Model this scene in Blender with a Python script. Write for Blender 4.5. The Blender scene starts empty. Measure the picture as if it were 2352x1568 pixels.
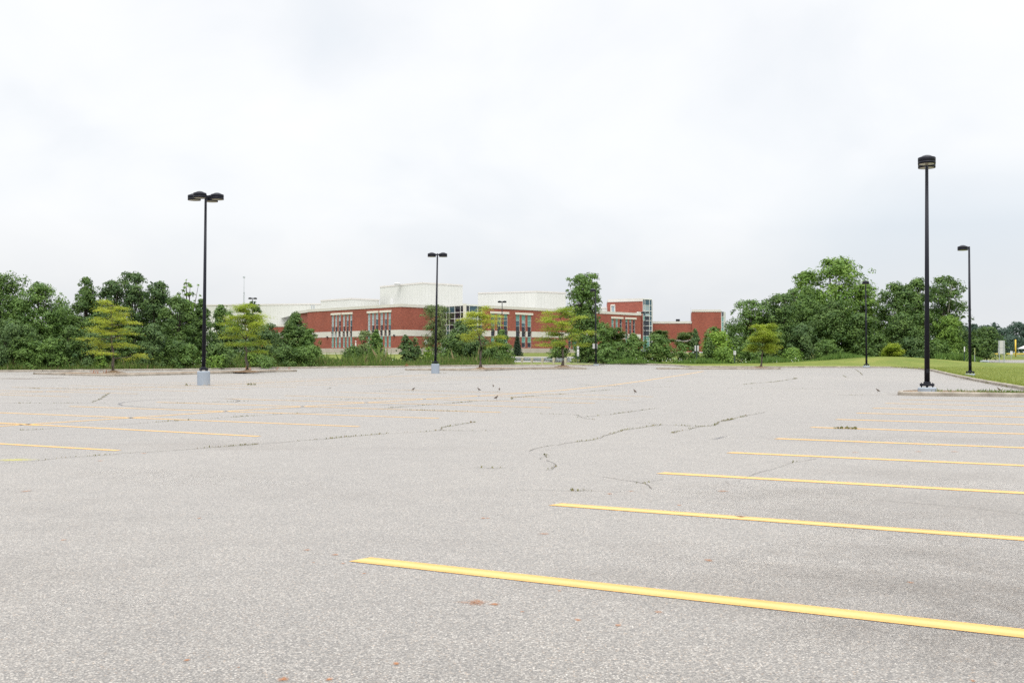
import bpy, bmesh, math, random
import numpy as np
from mathutils import Vector, Matrix

S = bpy.context.scene
COL = S.collection
random.seed(7)
RNG = np.random.default_rng(7)

# ------------------------------------------------------------------ camera model (photo measured on a 2352 x 1568 grid)
F_PX, CX, CY, HOR, EYE = 2398.0, 1176.0, 784.0, 815.0, 1.5
PITCH = math.atan((HOR - CY) / F_PX)
SP, CP = math.sin(PITCH), math.cos(PITCH)
U = (0.466, 0.885)        # direction along the rows of stalls (away from the viewer)
V = (-0.885, 0.466)       # direction of the stall lines

_HY = [-400, 60, 75, 95, 115, 130, 150, 170, 190, 205, 225, 300, 420, 4000]
_HZ = [0, 0, .06, .20, .37, .55, 1.0, 1.35, 1.75, 1.95, 2.05, 1.3, 0.9, 0.9]
from bisect import bisect_right
def h(y):
    i = bisect_right(_HY, y)
    if i <= 0: return _HZ[0]
    if i >= len(_HY): return _HZ[-1]
    return _HZ[i - 1] + (_HZ[i] - _HZ[i - 1]) * (y - _HY[i - 1]) / (_HY[i] - _HY[i - 1])
MOUND = (42.0, 117.5, .80, 6.2, 5.0)
def mound(x, y):
    return MOUND[2] * math.exp(-((x - MOUND[0]) / MOUND[3]) ** 2 * .5 - ((y - MOUND[1]) / MOUND[4]) ** 2 * .5)

def ray(px, py):
    a, b = (px - CX) / F_PX, (CY - py) / F_PX
    dy = CP - b * SP
    return a / dy, (SP + b * CP) / dy
def G(px, py, off=0.0):
    """the ground point seen at a photo point"""
    rx, rz = ray(px, py)
    prev = 2.0
    y = 2.0
    while y < 320:
        if EYE + rz * y <= h(y) + off:
            lo, hi = prev, y
            for _ in range(30):
                m = (lo + hi) / 2
                if EYE + rz * m <= h(m) + off: hi = m
                else: lo = m
            return Vector((rx * hi, hi, h(hi) + off))
        prev = y
        y += 0.25
    return Vector((rx * 320, 320, h(320) + off))
def X(px, d): return (px - CX) / F_PX * d
def Z(py, d): return EYE + ray(CX, py)[1] * d

# ------------------------------------------------------------------ materials
def mat(name, color=(.5, .5, .5), rough=.7, spec=.3, metal=0.0):
    m = bpy.data.materials.new(name); m.use_nodes = True
    b = m.node_tree.nodes['Principled BSDF']
    b.inputs['Base Color'].default_value = (*color, 1)
    b.inputs['Roughness'].default_value = rough
    b.inputs['Specular IOR Level'].default_value = spec
    b.inputs['Metallic'].default_value = metal
    return m
class NT:
    def __init__(s, m):
        s.m = m; s.n = m.node_tree.nodes; s.l = m.node_tree.links
        s.b = s.n.get('Principled BSDF'); s.out = s.n.get('Material Output') or s.n.get('World Output')
    def add(s, t, **kw):
        n = s.n.new(t)
        for k, v in kw.items():
            if k in n.inputs: n.inputs[k].default_value = v
            else: setattr(n, k, v)
        return n
    def link(s, a, b): s.l.new(a, b)
    def coord(s, kind='Object', scale=(1, 1, 1)):
        t = s.add('ShaderNodeTexCoord'); mp = s.add('ShaderNodeMapping')
        mp.inputs['Scale'].default_value = scale
        s.link(t.outputs[kind], mp.inputs['Vector'])
        return mp.outputs['Vector']
    def noise(s, vec, scale, detail=4, rough=.55, out='Fac'):
        n = s.add('ShaderNodeTexNoise')
        n.inputs['Scale'].default_value = scale; n.inputs['Detail'].default_value = detail
        n.inputs['Roughness'].default_value = rough
        s.link(vec, n.inputs['Vector'])
        return n.outputs[out]
    def ramp(s, fac, stops, interp='LINEAR'):
        r = s.add('ShaderNodeValToRGB'); cr = r.color_ramp; cr.interpolation = interp
        while len(cr.elements) > 1: cr.elements.remove(cr.elements[-1])
        cr.elements[0].position = stops[0][0]; cr.elements[0].color = (*_rgb(stops[0][1]), 1)
        for p, c in stops[1:]:
            e = cr.elements.new(p); e.color = (*_rgb(c), 1)
        s.link(fac, r.inputs['Fac'])
        return r.outputs['Color']
    def mix(s, fac, a, b, blend='MIX'):
        n = s.add('ShaderNodeMix', data_type='RGBA', blend_type=blend)
        for i, v in ((0, fac), (6, a), (7, b)):
            if hasattr(v, 'links'): s.link(v, n.inputs[i])
            elif i == 0: n.inputs[0].default_value = v
            else: n.inputs[i].default_value = (*_rgb(v), 1)
        return n.outputs[2]
    def math(s, op, a, b=None, clamp=False):
        n = s.add('ShaderNodeMath', operation=op); n.use_clamp = clamp
        for i, v in ((0, a), (1, b)):
            if v is None: continue
            if hasattr(v, 'links'): s.link(v, n.inputs[i])
            else: n.inputs[i].default_value = v
        return n.outputs[0]
    def bump(s, height, strength=.3, dist=.01):
        n = s.add('ShaderNodeBump'); n.inputs['Strength'].default_value = strength; n.inputs['Distance'].default_value = dist
        s.link(height, n.inputs['Height']); s.link(n.outputs['Normal'], s.b.inputs['Normal'])
def _rgb(c): return (c, c, c) if isinstance(c, (int, float)) else c

def m_asphalt():
    m = mat('asphalt', rough=.7, spec=.35); m.node_tree.nodes['Principled BSDF'].inputs['Sheen Weight'].default_value = .54; m.node_tree.nodes['Principled BSDF'].inputs['Sheen Tint'].default_value = (1, .97, .94, 1); m.node_tree.nodes['Principled BSDF'].inputs['Sheen Roughness'].default_value = .45; t = NT(m); v = t.coord()
    vor = t.add('ShaderNodeTexVoronoi'); vor.inputs['Scale'].default_value = 105; t.link(v, vor.inputs['Vector'])
    sep = t.add('ShaderNodeSeparateColor'); t.link(vor.outputs['Color'], sep.inputs['Color'])
    stone = t.ramp(sep.outputs['Red'], [(0, (.055, .051, .046)), (.14, (.117, .107, .095)), (.55, (.198, .181, .158)), (.84, (.280, .256, .222)), (1, (.46, .43, .385))])
    warm = t.ramp(sep.outputs['Green'], [(0, (1, 1, 1)), (.9, (1, 1, 1)), (.97, (1.1, .93, .78)), (1, (1.05, .86, .7))])
    stone = t.mix(1.0, stone, warm, 'MULTIPLY')
    gap = t.ramp(vor.outputs['Distance'], [(.36, (1, 1, 1)), (.60, (.68, .67, .66)), (.82, (.34, .335, .33))])
    c = t.mix(1.0, stone, gap, 'MULTIPLY')
    fine = t.noise(v, 260, 2)
    c = t.mix(1.0, c, t.ramp(fine, [(.3, .84), (.7, 1.14)]), 'MULTIPLY')
    cl = t.noise(v, 34, 4, .65)
    c = t.mix(1.0, c, t.ramp(cl, [(.3, .91), (.7, 1.09)]), 'MULTIPLY')
    md = t.noise(v, 1.7, 5, .6)
    c = t.mix(1.0, c, t.ramp(md, [(.3, .90), (.7, 1.08)]), 'MULTIPLY')
    big = t.noise(t.coord(scale=(.13, .07, 1)), 1.0, 4, .55)
    c = t.mix(1.0, c, t.ramp(big, [(.3, (.86, .86, .87)), (.55, (1, .995, .985)), (.75, (1.07, 1.06, 1.04))]), 'MULTIPLY')
    # old seepage streaks running down to the drains
    st = t.noise(t.coord(scale=(.05, .5, 1)), 1.0, 5, .65)
    c = t.mix(1.0, c, t.ramp(st, [(.28, (.86, .83, .80)), (.42, (1, 1, 1))]), 'MULTIPLY')
    t.link(c, t.b.inputs['Base Color'])
    t.bump(t.math('ADD', t.math('MULTIPLY', vor.outputs['Distance'], -1.0), t.math('MULTIPLY', fine, .5)), .35, .005)
    return m
def m_paint():
    m = mat('yellow_paint', rough=.75, spec=.25); t = NT(m); v = t.coord()
    n = t.noise(v, 3.0, 4); n2 = t.noise(v, 60, 3)
    c = t.ramp(n, [(.3, (.50, .290, .090)), (.7, (.55, .335, .115))])
    c = t.mix(1.0, c, t.ramp(n2, [(.3, .88), (.7, 1.08)]), 'MULTIPLY')
    vc = t.add('ShaderNodeAttribute', attribute_name='across')
    strip = t.math('ABSOLUTE', t.math('SUBTRACT', vc.outputs['Fac'], .5))
    c = t.mix(t.ramp(strip, [(.10, .65), (.30, 0.0)]), c, (.60, .415, .185))
    wear = t.add('ShaderNodeAttribute', attribute_name='wear')
    ww = t.noise(v, 48, 3, .7)
    edge = t.math('MULTIPLY', t.ramp(strip, [(.36, 0.0), (.5, .30)]), 1.0)
    f = t.math('ADD', t.math('ADD', wear.outputs['Fac'], edge), t.math('MULTIPLY', t.math('SUBTRACT', ww, .5), 1.3))
    f = t.ramp(f, [(.52, 0.0), (.60, 1.0)])
    tr = t.add('ShaderNodeBsdfTransparent'); mx = t.add('ShaderNodeMixShader')
    t.link(c, t.b.inputs['Base Color'])
    t.link(f, mx.inputs[0]); t.link(t.b.outputs[0], mx.inputs[1]); t.link(tr.outputs[0], mx.inputs[2])
    t.link(mx.outputs[0], t.out.inputs['Surface'])
    return m
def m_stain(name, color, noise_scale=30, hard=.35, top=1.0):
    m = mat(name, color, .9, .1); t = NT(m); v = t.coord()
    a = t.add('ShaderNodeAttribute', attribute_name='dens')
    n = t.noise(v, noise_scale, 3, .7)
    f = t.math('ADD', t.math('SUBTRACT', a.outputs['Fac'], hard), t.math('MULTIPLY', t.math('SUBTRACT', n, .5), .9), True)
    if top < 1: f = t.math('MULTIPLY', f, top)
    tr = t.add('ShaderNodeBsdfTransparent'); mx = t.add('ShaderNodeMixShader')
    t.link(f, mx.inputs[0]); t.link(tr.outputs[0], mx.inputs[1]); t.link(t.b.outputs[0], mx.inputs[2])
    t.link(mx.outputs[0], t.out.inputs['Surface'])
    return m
def m_concrete(name, a, b, scale=2.0, bump=.3):
    m = mat(name, rough=.85, spec=.2); t = NT(m); v = t.coord()
    n = t.noise(v, scale, 6, .65); n2 = t.noise(v, 45, 3)
    c = t.ramp(n, [(.28, a), (.72, b)])
    c = t.mix(1.0, c, t.ramp(n2, [(.3, .85), (.7, 1.1)]), 'MULTIPLY')
    t.link(c, t.b.inputs['Base Color']); t.bump(n2, bump, .01)
    return m
def m_grass(name='lawn_grass', k=1.0):
    m = mat(name, rough=.9, spec=.1); t = NT(m); v = t.coord()
    n = t.noise(v, .22, 5, .6); n2 = t.noise(v, 1.6, 4, .6); n3 = t.noise(v, 14, 3, .7)
    c = t.ramp(n, [(.28, (.105 * k, .15 * k, .032 * k)), (.5, (.15 * k, .185 * k, .04 * k)), (.74, (.215 * k, .225 * k, .06 * k))])
    c = t.mix(t.ramp(n2, [(.52, 0.0), (.74, .55)]), c, (.25 * k, .215 * k, .075 * k))
    c = t.mix(1.0, c, t.ramp(n3, [(.25, .55), (.75, 1.35)]), 'MULTIPLY')
    t.link(c, t.b.inputs['Base Color']); t.bump(n3, .8, .05)
    return m
def m_leaf(name, lo, hi, transl=.25, rough=.55, dead=None):
    m = mat(name, rough=rough, spec=.25); t = NT(m)
    a = t.add('ShaderNodeAttribute', attribute_name='tint')
    stops = [(0, lo), (.9, hi)]
    if dead: stops = [(0, lo), (.86, hi), (.93, dead)]
    c = t.ramp(a.outputs['Fac'], stops)
    t.link(c, t.b.inputs['Base Color'])
    tl = t.add('ShaderNodeBsdfTranslucent'); mx = t.add('ShaderNodeMixShader'); mx.inputs[0].default_value = transl
    t.link(c, tl.inputs['Color'])
    t.link(t.b.outputs[0], mx.inputs[1]); t.link(tl.outputs[0], mx.inputs[2]); t.link(mx.outputs[0], t.out.inputs['Surface'])
    return m
def m_bark(name, lo, hi):
    m = mat(name, rough=.9, spec=.1); t = NT(m); v = t.coord(scale=(1, 1, .25))
    n = t.noise(v, 14, 5, .7)
    t.link(t.ramp(n, [(.3, lo), (.7, hi)]), t.b.inputs['Base Color']); t.bump(n, .6, .03)
    return m
def m_brick():
    m = mat('red_brick', rough=.85, spec=.2); t = NT(m)
    tc = t.add('ShaderNodeUVMap'); tc.uv_map = 'UVMap'
    br = t.add('ShaderNodeTexBrick'); t.link(tc.outputs['UV'], br.inputs['Vector'])
    br.inputs['Scale'].default_value = 1.0; br.inputs['Mortar Size'].default_value = .016
    br.inputs['Brick Width'].default_value = .42; br.inputs['Row Height'].default_value = .155
    br.inputs['Color1'].default_value = (.325, .088, .058, 1); br.inputs['Color2'].default_value = (.24, .061, .043, 1)
    br.inputs['Mortar'].default_value = (.245, .125, .098, 1)
    n = t.noise(tc.outputs['UV'], .35, 4); n2 = t.noise(tc.outputs['UV'], 2.2, 4, .65)
    c = t.mix(1.0, br.outputs['Color'], t.ramp(n, [(.3, .90), (.7, 1.1)]), 'MULTIPLY')
    c = t.mix(1.0, c, t.ramp(n2, [(.3, (.86, .88, .9)), (.7, (1.12, 1.08, 1.08))]), 'MULTIPLY')
    t.link(c, t.b.inputs['Base Color'])
    return m
def m_siding():
    m = mat('white_metal_siding', rough=.55, spec=.3); t = NT(m)
    tc = t.add('ShaderNodeUVMap'); tc.uv_map = 'UVMap'
    sep = t.add('ShaderNodeSeparateXYZ'); t.link(tc.outputs['UV'], sep.inputs[0])
    fr = t.math('FRACT', t.math('MULTIPLY', sep.outputs['X'], 1.05))
    rib = t.ramp(fr, [(.0, 1.0), (.06, 0.0), (.94, 0.0), (1, 1.0)])
    n = t.noise(tc.outputs['UV'], .25, 4, .6)
    c = t.ramp(n, [(.3, (.535, .54, .505)), (.7, (.575, .578, .543))])
    c = t.mix(t.math('MULTIPLY', rib, .32), c, (.28, .28, .27))
    t.link(c, t.b.inputs['Base Color'])
    return m
M = {}
def build_materials():
    M['asphalt'] = m_asphalt(); M['paint'] = m_paint()
    M['rust'] = m_stain('rust_stain', (.36, .14, .045), 55, .17)
    M['skid'] = m_stain('tyre_rubber', (.17, .17, .18), 20, .38)
    M['grime_vignette'] = m_stain('bay_grime_vignette', (.11, .085, .065), 1.6, .05, .12); M['gutter'] = m_stain('gutter_dirt', (.17, .115, .075), 5, .30, .6); M['soil_patch'] = m_stain('bare_soil', (.27, .19, .115), 6, .25); M['moss'] = m_stain('crack_moss', (.15, .15, .045), 2.6, .52); M['damp'] = m_stain('damp_dirt', (.16, .12, .095), 6, .30)
    M['crack'] = mat('crack_dark', (.14, .13, .12), .95, .05)
    M['kerb'] = m_concrete('kerb_concrete', (.19, .165, .135), (.40, .36, .305), 1.6)
    M['pad'] = m_concrete('painted_concrete', (.285, .33, .385), (.33, .375, .43), 1.5, .15)
    M['plinth'] = m_concrete('limestone', (.38, .34, .285), (.47, .42, .365), .8)
    M['stone'] = m_concrete('pale_stone', (.55, .525, .49), (.62, .595, .555), .5, .1)
    M['lintel'] = m_concrete('lintel_stone', (.62, .575, .505), (.69, .645, .575), .5, .1)
    M['soil'] = m_concrete('mulch_soil', (.14, .085, .05), (.27, .19, .12), 3.0, .8)
    M['grass'] = m_grass(k=.95); M['ground'] = m_grass('field_grass', .8)
    M['pole'] = mat('black_pole_paint', (.010, .011, .018), .5, .22)
    M['lens'] = mat('lamp_glass', (.42, .38, .33), .25, .5)
    M['brick'] = m_brick(); M['siding'] = m_siding()
    M['roof'] = mat('roof_membrane', (.45, .45, .44), .9)
    M['glass'] = mat('dark_glass', (.010, .016, .026), .06, .5)
    M['glass_blue'] = mat('blue_glass', (.035, .085, .115), .06, .5)
    M['blind'] = mat('teal_blind_behind_glass', (.125, .285, .265), .2, .4)
    M['blind_pale'] = mat('pale_blind_behind_glass', (.27, .35, .375), .1, .5)
    M['frame'] = mat('white_aluminium', (.70, .70, .68), .45, .4)
    M['galv'] = mat('galvanised_steel', (.40, .44, .47), .45, .5, .55)
    M['wood'] = m_bark('weathered_post', (.36, .33, .25), (.50, .47, .37))
    M['sign'] = mat('white_sign_sheet', (.60, .60, .61), .5)
    M['signback'] = mat('bare_aluminium_sign_back', (.50, .50, .50), .45, .4, .1)
    M['ink'] = mat('dark_sign_ink', (.09, .09, .11), .6)
    M['dpost'] = mat('dark_green_post', (.03, .05, .045), .6)
    M['yellow'] = mat('yellow_cap', (.66, .44, .05), .5)
    M['lime'] = mat('pale_lime_sheet', (.40, .44, .16), .5); M['orange'] = mat('orange_sheet', (.75, .33, .02), .5)
    M['white'] = mat('white_enamel', (.55, .55, .54), .5)
    M['bark'] = m_bark('grey_bark', (.07, .06, .05), (.17, .145, .12))
    M['bark_d'] = m_bark('dark_bark', (.035, .03, .025), (.10, .085, .07))
    M['bark_p'] = m_bark('pale_bark', (.25, .23, .19), (.42, .40, .35))
    L = M
    L['l_dark'] = m_leaf('leaf_dark', (0.0431, 0.0944, 0.0227), (0.1222, 0.1996, 0.042))
    L['l_blue'] = m_leaf('leaf_bluegreen', (0.0419, 0.0923, 0.0297), (0.1166, 0.1847, 0.0524))
    L['l_mid'] = m_leaf('leaf_mid', (0.059, 0.1254, 0.026), (0.1475, 0.2408, 0.05))
    L['l_light'] = m_leaf('leaf_light', (0.084, 0.1705, 0.024), (0.196, 0.308, 0.05))
    L['l_fresh'] = m_leaf('leaf_fresh', (0.1064, 0.2128, 0.02), (0.224, 0.336, 0.04))
    L['l_gray'] = m_leaf('leaf_greygreen', (0.0952, 0.14, 0.045), (0.1904, 0.2464, 0.085))
    L['l_locust'] = m_leaf('leaf_gold', (.24, .31, .028), (.47, .51, .07), .5)
    L['l_locust_g'] = m_leaf('leaf_goldgreen', (.18, .275, .028), (.40, .47, .06), .5)
    L['l_loc_far'] = m_leaf('leaf_olive', (0.0672, 0.1232, 0.03), (0.14, 0.196, 0.05))
    L['l_spruce'] = m_leaf('needle_dark', (.028, .05, .03), (.06, .095, .055), .1)
    L['l_far_haze'] = m_leaf('leaf_far_haze', (.030, .066, .048), (.068, .115, .075))  # distance haze put into the leaf colour as a blue-green tint
    L['weed'] = m_leaf('weed_blade', (.06, .115, .025), (.16, .225, .05), .3, dead=(.26, .21, .11))
    L['crackweed'] = m_leaf('crack_weed', (.11, .115, .035), (.24, .23, .08), .2, dead=(.24, .16, .08))
    L['lawnblade'] = m_leaf('lawn_blade', (.14, .19, .035), (.30, .33, .08), .35)
    L['dead'] = m_leaf('dead_stalk', (.25, .09, .045), (.38, .17, .09), .2)
    L['flower'] = mat('white_flower', (.72, .74, .66), .7)
    L['feather'] = mat('brown_feather', (.10, .075, .06), .8)
    L['feather_p'] = mat('pale_feather', (.42, .37, .32), .8)
    L['beak'] = mat('horn_beak', (.05, .045, .04), .5)
build_materials()

# ------------------------------------------------------------------ object helpers
def tag(o, label=None, cat=None, group=None, kind=None):
    if label: o['label'] = label
    if cat: o['category'] = cat
    if group: o['group'] = group
    if kind: o['kind'] = kind
    return o
def empty(name, loc, rz=0.0):
    o = bpy.data.objects.new(name, None); COL.objects.link(o)
    o.location = loc; o.rotation_euler = (0, 0, rz); o.empty_display_size = .2
    return o
def obj_from(name, verts, faces, mats, parent=None, midx=None, smooth=False, loc=None):
    me = bpy.data.meshes.new(name)
    me.from_pydata([tuple(v) for v in verts], [], faces)
    for m in (mats if isinstance(mats, (list, tuple)) else [mats]): me.materials.append(m)
    if midx is not None: me.polygons.foreach_set('material_index', midx)
    if smooth: me.polygons.foreach_set('use_smooth', [True] * len(me.polygons))
    me.update()
    o = bpy.data.objects.new(name, me); COL.objects.link(o)
    if parent is not None: o.parent = parent
    if loc is not None: o.location = loc
    return o
class MB:
    def __init__(s): s.v = []; s.f = []; s.mi = []; s.cur = 0
    def face(s, pts):
        i = len(s.v); s.v += [tuple(p) for p in pts]; s.f.append(tuple(range(i, i + len(pts)))); s.mi.append(s.cur)
    def box(s, c, size, rz=0.0, bevel=0.0):
        cx, cy, cz = c; sx, sy, sz = (k / 2 for k in size)
        ca, sa = math.cos(rz), math.sin(rz)
        def P(x, y, z): return (cx + x * ca - y * sa, cy + x * sa + y * ca, cz + z)
        i = len(s.v)
        if bevel <= 0:
            s.v += [P(x, y, z) for z in (-sz, sz) for x, y in ((-sx, -sy), (sx, -sy), (sx, sy), (-sx, sy))]
            fs = [(0, 3, 2, 1), (4, 5, 6, 7), (0, 1, 5, 4), (1, 2, 6, 5), (2, 3, 7, 6), (3, 0, 4, 7)]
            s.f += [tuple(i + k for k in f) for f in fs]; s.mi += [s.cur] * 6
        else:
            b = bevel
            rings = [(-sz, b), (-sz + b, 0), (sz - b, 0), (sz, b)]
            for z, ins in rings:
                ax, ay = sx - ins, sy - ins
                s.v += [P(x, y, z) for x, y in ((-ax, -ay), (ax, -ay), (ax, ay), (-ax, ay))]
            for r in range(3):
                for k in range(4):
                    s.f.append((i + r * 4 + k, i + r * 4 + (k + 1) % 4, i + r * 4 + 4 + (k + 1) % 4, i + r * 4 + 4 + k)); s.mi.append(s.cur)
            s.f.append((i + 3, i + 2, i + 1, i)); s.mi.append(s.cur)
            s.f.append((i + 12, i + 13, i + 14, i + 15)); s.mi.append(s.cur)
    def tube(s, pts, rads, n=8, cap=True):
        pts = [Vector(p) for p in pts]
        rings = []
        for k, p in enumerate(pts):
            d = (pts[min(k + 1, len(pts) - 1)] - pts[max(k - 1, 0)]).normalized()
            a = d.cross(Vector((0, 0, 1)))
            if a.length < 1e-3: a = Vector((1, 0, 0))
            a.normalize(); b = d.cross(a)
            i = len(s.v); rings.append(i)
            for j in range(n):
                w = 2 * math.pi * j / n
                s.v.append(tuple(p + (a * math.cos(w) + b * math.sin(w)) * rads[k]))
        for r in range(len(rings) - 1):
            for j in range(n):
                s.f.append((rings[r] + j, rings[r] + (j + 1) % n, rings[r + 1] + (j + 1) % n, rings[r + 1] + j)); s.mi.append(s.cur)
        if cap:
            s.f.append(tuple(rings[0] + j for j in reversed(range(n)))); s.mi.append(s.cur)
            s.f.append(tuple(rings[-1] + j for j in range(n))); s.mi.append(s.cur)
    def lathe(s, prof, n=32, c=(0, 0, 0)):
        i = len(s.v)
        for r, z in prof:
            for j in range(n):
                w = 2 * math.pi * j / n
                s.v.append((c[0] + r * math.cos(w), c[1] + r * math.sin(w), c[2] + z))
        for k in range(len(prof) - 1):
            for j in range(n):
                a = i + k * n; b = a + n
                s.f.append((a + j, a + (j + 1) % n, b + (j + 1) % n, b + j)); s.mi.append(s.cur)
        s.f.append(tuple(i + j for j in reversed(range(n)))); s.mi.append(s.cur)
        e = i + (len(prof) - 1) * n
        s.f.append(tuple(e + j for j in range(n))); s.mi.append(s.cur)
    def build(s, name, mats, parent=None, smooth=False, loc=None):
        return obj_from(name, s.v, s.f, mats, parent, s.mi, smooth, loc)

def float_attr(o, name, vals, domain='POINT'):
    a = o.data.attributes.new(name, 'FLOAT', domain)
    a.data.foreach_set('value', np.asarray(vals, dtype=np.float32))

# ------------------------------------------------------------------ terrain sheets
def sheet(name, poly, material, off=0.0, ys=None, xs=None, with_mound=False, kind='structure'):
    """a flat outline cut along the breaks of the terrain and laid on it"""
    bm = bmesh.new()
    vs = [bm.verts.new((p[0], p[1], 0)) for p in poly]
    bm.faces.new(vs)
    bmesh.ops.triangulate(bm, faces=bm.faces[:])
    for y in (ys if ys is not None else [k for k in _HY if 0 < k < 400]):
        g = bm.verts[:] + bm.edges[:] + bm.faces[:]
        bmesh.ops.bisect_plane(bm, geom=g, plane_co=(0, y, 0), plane_no=(0, 1, 0), dist=1e-5)
    for x in (xs or []):
        g = bm.verts[:] + bm.edges[:] + bm.faces[:]
        bmesh.ops.bisect_plane(bm, geom=g, plane_co=(x, 0, 0), plane_no=(1, 0, 0), dist=1e-5)
    for v in bm.verts:
        v.co.z = h(v.co.y) + off + (mound(v.co.x, v.co.y) if with_mound else 0)
    bmesh.ops.recalc_face_normals(bm, faces=bm.faces[:])
    if sum(f.normal.z for f in bm.faces) < 0: bmesh.ops.reverse_faces(bm, faces=bm.faces[:])
    me = bpy.data.meshes.new(name); bm.to_mesh(me); bm.free()
    me.materials.append(material)
    o = bpy.data.objects.new(name, me); COL.objects.link(o)
    tag(o, kind=kind)
    return o

FAR = [(-300, 857.5), (0, 854), (460, 850), (632, 846.5), (862, 843.5), (1000, 842), (1175, 840.2), (1250, 839.6), (1351, 840), (1374, 839.3)]
RGT = [(1310, 832.2), (1400, 835.8), (1500, 837.8), (1550, 840.2), (1580, 843), (1800, 844.4), (2000, 844.4), (2080, 845), (2105, 847), (2140, 852), (2225, 872), (2352, 896), (2600, 943)]
far = [G(*p) for p in FAR]; rgt = [G(*p) for p in RGT]
pen_back = [G(1374, 837.6), G(1290, 834.6), G(1180, 833.6), G(1000, 832.6)]
road_far = [G(1310, 832.2), G(1180, 826.8), G(1000, 823)]

sheet('ground', [(-1500, -200), (1500, -200), (1500, 3000), (-1500, 3000)], M['ground'], -.07)
lot_poly = [(-110, -15), (70, -15)] + [(p.x, p.y) for p in reversed(rgt[1:])] + [(p.x, p.y) for p in reversed(far)] + [(-90, 60)]
lot = sheet('parking_lot', lot_poly, M['asphalt'])
road_poly = [(p.x, p.y) for p in ([rgt[1]] + road_far)] + [(pen_back[-1].x, pen_back[-1].y)] + [(p.x, p.y) for p in reversed(pen_back[:-1])] + [(far[-1].x, far[-1].y)]
sheet('access_road', road_poly, M['asphalt'], -.002)
verge_poly = [(p.x, p.y + .12) for p in far] + [(p.x, p.y) for p in pen_back] + [(X(1000, 162), 162), (X(-420, 165), 165)]
sheet('verge', verge_poly, M['grass'], .12)
lawn_poly = [(p.x + .05, p.y + .12) for p in rgt[2:9]] + [(p.x + .12, p.y + .03) for p in rgt[9:]] + [(62, 24), (75, 60), (72, 121), (57, 121.5), (46, 123), (40, 130), (16, 130)]
sheet('lawn', lawn_poly, M['grass'], .12, ys=list(range(26, 132, 2)), xs=list(range(14, 76, 2)), with_mound=True)
sheet('right_road', [(X(2270, 123), 123), (74, 122.3), (150, 122), (150, 139), (74, 141), (44, 138)], M['asphalt'], .05)
sheet('driveway', [(X(640, 152), 152), (X(1330, 152), 152), (X(1330, 164), 164), (X(640, 164), 164)], M['asphalt'], .0)
sheet('walkway', [(X(640, 187), 187), (X(1010, 187), 187), (X(1010, 190), 190), (X(640, 190), 190)], M['stone'], .02)

# ------------------------------------------------------------------ kerbs
def kerb(name, pts, off=0.0, seg=3.0, width=.17, height=.15, closed=False, follow=True, inner=None):
    """a cast concrete kerb in lengths with open joints; pts run so that the lot is on the left hand"""
    pts = [Vector((p[0], p[1], 0)) for p in pts]
    if closed: pts = pts + [pts[0]]
    mb = MB()
    prof = [(-.012, -.05), (0, height * .70), (.02, height * .90), (.05, height), (width - .03, height), (width, height * .95), (width, -.05)]
    for a, b in zip(pts[:-1], pts[1:]):
        L = (b - a).length
        if L < .05: continue
        t = (b - a) / L; nrm = Vector((-t.y, t.x, 0))
        if inner is not None:
            mid = (a + b) / 2
            if (Vector((inner[0], inner[1], 0)) - mid).dot(nrm) < 0: nrm = -nrm
        k = max(1, round(L / seg))
        for i in range(k):
            s0, s1 = L * i / k + (.012 if i else 0), L * (i + 1) / k - (.012 if i < k - 1 else 0)
            dz = random.uniform(-.006, .006); dn = random.uniform(-.008, .008)
            sub = max(1, int((s1 - s0) / 1.5)); base = len(mb.v); n = len(prof)
            for q in range(sub + 1):
                p = a + t * (s0 + (s1 - s0) * q / sub)
                for u, w in prof:
                    c = p + nrm * (u + dn); jit = random.uniform(-.004, .004)
                    mb.v.append((c.x, c.y, h(p.y) + off + w + dz + (jit if 0 < u < width else 0)))
            for q in range(sub):
                for j in range(n - 1):
                    mb.f.append((base + q * n + j, base + q * n + j + 1, base + (q + 1) * n + j + 1, base + (q + 1) * n + j)); mb.mi.append(0)
            mb.f.append(tuple(base + j for j in range(n))); mb.mi.append(0)
            mb.f.append(tuple(base + sub * n + j for j in reversed(range(n)))); mb.mi.append(0)
    o = mb.build(name, M['kerb']); tag(o, kind='structure')
    return o
kerb('kerb', far, inner=(0, 300))
kerb('kerb', rgt[1:9], inner=(30, 300))
kerb('kerb', rgt[8:], inner=(300, 100))
kerb('kerb', pen_back, inner=(X(1150, 118), 118), height=.12)
kerb('kerb', road_far, inner=(0, 300))

def island(px, name='kerb', h_off=.12, soil='soil', inset=.13):
    pts = [G(*p) for p in px]
    c = sum(pts, Vector()) / len(pts)
    kerb(name, pts, closed=True, inner=(c.x, c.y), seg=3.0)
    ins = []
    for p in pts:
        d = (c - p); d.z = 0
        ins.append((p.x + d.normalized().x * inset, p.y + d.normalized().y * inset))
    return ins, c
def line_pts(p, d, L): return (p.x + d[0] * L, p.y + d[1] * L)
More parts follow.
